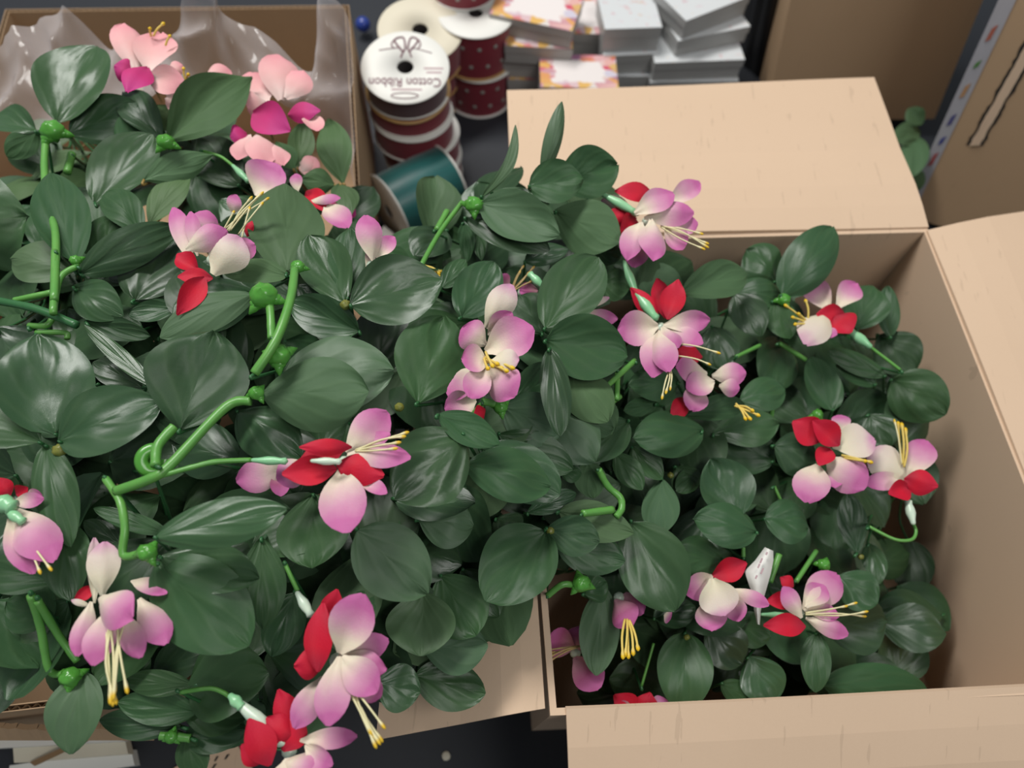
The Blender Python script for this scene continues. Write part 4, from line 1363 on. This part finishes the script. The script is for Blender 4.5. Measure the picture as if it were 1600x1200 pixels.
# the moulded cup on the hooked stem
pc = point(*px('D', 640, 852), HS(240, 720) + .042); rr_ = 72 * .375 * depth(pc) / FPX
vv, ff = [], []; nrm = (CAM - pc).normalized(); aa = nrm.orthogonal().normalized(); bb = nrm.cross(aa)
for i in range(29):
    an = .5 + 5.3 * i / 28
    for j in range(8):
        ph = 2 * math.pi * j / 8; r = rr_ * (.62 + .40 * math.cos(ph)); vv.append(pc + (aa * math.cos(an) + bb * math.sin(an)) * r + nrm * (rr_ * .22 * math.sin(ph)))
    if i:
        for j in range(8): ff.append(((i - 1) * 8 + j, (i - 1) * 8 + (j + 1) % 8, i * 8 + (j + 1) % 8, i * 8 + j))
mesh('moulded_cup', vv, ff, M_HUB, root[nearest(240, 720)], loc=pc)
# hidden branching stem of every spray
for key, lst in ends.items():
    o = V(root[key]['o']); parts = []
    for p in lst:
        d = p - o
        if d.length < .004: continue
        md = o + d * .5 - Z * (.012 + .1 * d.length)
        if md.z < .02: md.z = .02
        parts.append(tubev(spline([o, md, p - Z * .004, p], 4), .0011, 5))
    if parts:
        v, f = join(parts); mesh('branches', v, f, M_STEMD if not spots[key][3] else M_STEMB, root[key])

# ------------------------------------------------------------------ paper tag
def tagpt(x, y, z): return point(*px('I', x, y), z)
z0 = HS(*px('I', 500, 420)) + .03
rows = [(520, 280, 555, 295), (480, 335, 556, 335), (435, 380, 545, 390), (455, 440, 528, 450), (475, 490, 515, 495), (475, 540, 503, 545), (488, 600, 500, 604)]
vv, ff = [], []; n = 6
for i, (x0, y0, x1, y1) in enumerate(rows):
    for j in range(n + 1):
        t = j / n; x, y = x0 + (x1 - x0) * t, y0 + (y1 - y0) * t
        vv.append(tagpt(x, y, z0 + .006 * math.sin(math.pi * t) - .002 * i + .004 * math.sin(i * .9)))
    if i:
        for j in range(n): k = (i - 1) * (n + 1) + j; ff.append((k, k + 1, k + n + 2, k + n + 1))
te = empty('paper_tag', tagpt(495, 600, z0 - .02), 'curled white paper tag with small grey print between two blooms in the tan box', 'tag')
mesh('paper', vv, ff, M_WHITE, te)
for (x, y, l) in ((497, 345, 26), (488, 365, 22), (500, 390, 30), (478, 410, 18), (522, 310, 14)):
    a, b = tagpt(x, y, z0 + .012), tagpt(x + l * .35, y - l * .8, z0 + .012); d = tagpt(x + 7, y + 3, z0 + .012) - a
    v, f = slab(a, a + d, b + d, b, .0002); mesh('print_line', v, f, M_INKPALE, te, smooth=False)

# ------------------------------------------------------------------ greenery between the background boxes
ge = empty('green_spray', at(1415, 235, 0), 'dusky green leaves lying between the two brown shipping boxes', 'artificial leaves'); root['g'] = ge; ends['g'] = []
for (x0, y0, x1, y1, w, z) in ((1438, 205, 1395, 220, 40, .09), (1440, 195, 1418, 170, 30, .10), (1440, 235, 1400, 245, 42, .08), (1436, 270, 1412, 250, 34, .07), (1430, 215, 1425, 275, 40, .085), (1420, 250, 1432, 300, 36, .06)):
    b, t = at(x0, y0, z), at(x1, y1, z + .01); add_leaf('g', b, t, w * depth(b) / FPX, 'l')

# ------------------------------------------------------------------ clear plastic bag in the brown box
top = [(-40, 70, .30), (20, 42, .30), (75, 6, .31), (115, 20, .30), (170, 68, .27), (230, 75, .25), (268, 62, .29), (282, -4, .34), (332, -8, .34), (350, 22, .31), (420, 55, .30), (482, 98, .28), (497, 0, .33), (530, -6, .33), (546, 50, .30), (548, 150, .27)]
bot = [(-40, 200, .27), (10, 196, .27), (55, 192, .275), (110, 180, .28), (165, 178, .28), (205, 160, .28), (262, 140, .285), (290, 130, .29), (330, 135, .29), (370, 150, .285), (410, 150, .29), (450, 165, .285), (480, 180, .28), (505, 200, .27), (535, 230, .26), (552, 290, .24)]
vv, ff = [], []; sub = 7; nrow = 30
tops = spline([V(q) for q in top], sub); bots = spline([V(q) for q in bot], sub)
for i, (a, b) in enumerate(zip(tops, bots)):
    for j in range(nrow + 1):
        t = j / nrow; q = a.lerp(b, t); p = at(q.x, q.y, q.z)
        nz = (.6 - abs(noise.noise(V((q.x * .008 + q.y * .006, q.y * .007 - q.x * .004, 4))))) * .034 + (.5 - abs(noise.noise(V((q.x * .021 - q.y * .012, q.y * .012, 9))))) * .010
        vv.append(p + V((0, -.3, 1)).normalized() * (nz - .022))
    if i:
        for j in range(nrow): k = (i - 1) * (nrow + 1) + j; ff.append((k, k + 1, k + nrow + 2, k + nrow + 1))
tag(mesh('plastic_bag', vv, ff, M_BAG, loc=at(280, 120, .27)), 'crumpled clear plastic bag standing up behind pink blooms in the brown box', 'plastic bag')
for o in list(bpy.data.objects):
    if 'o' in o.keys(): del o['o']
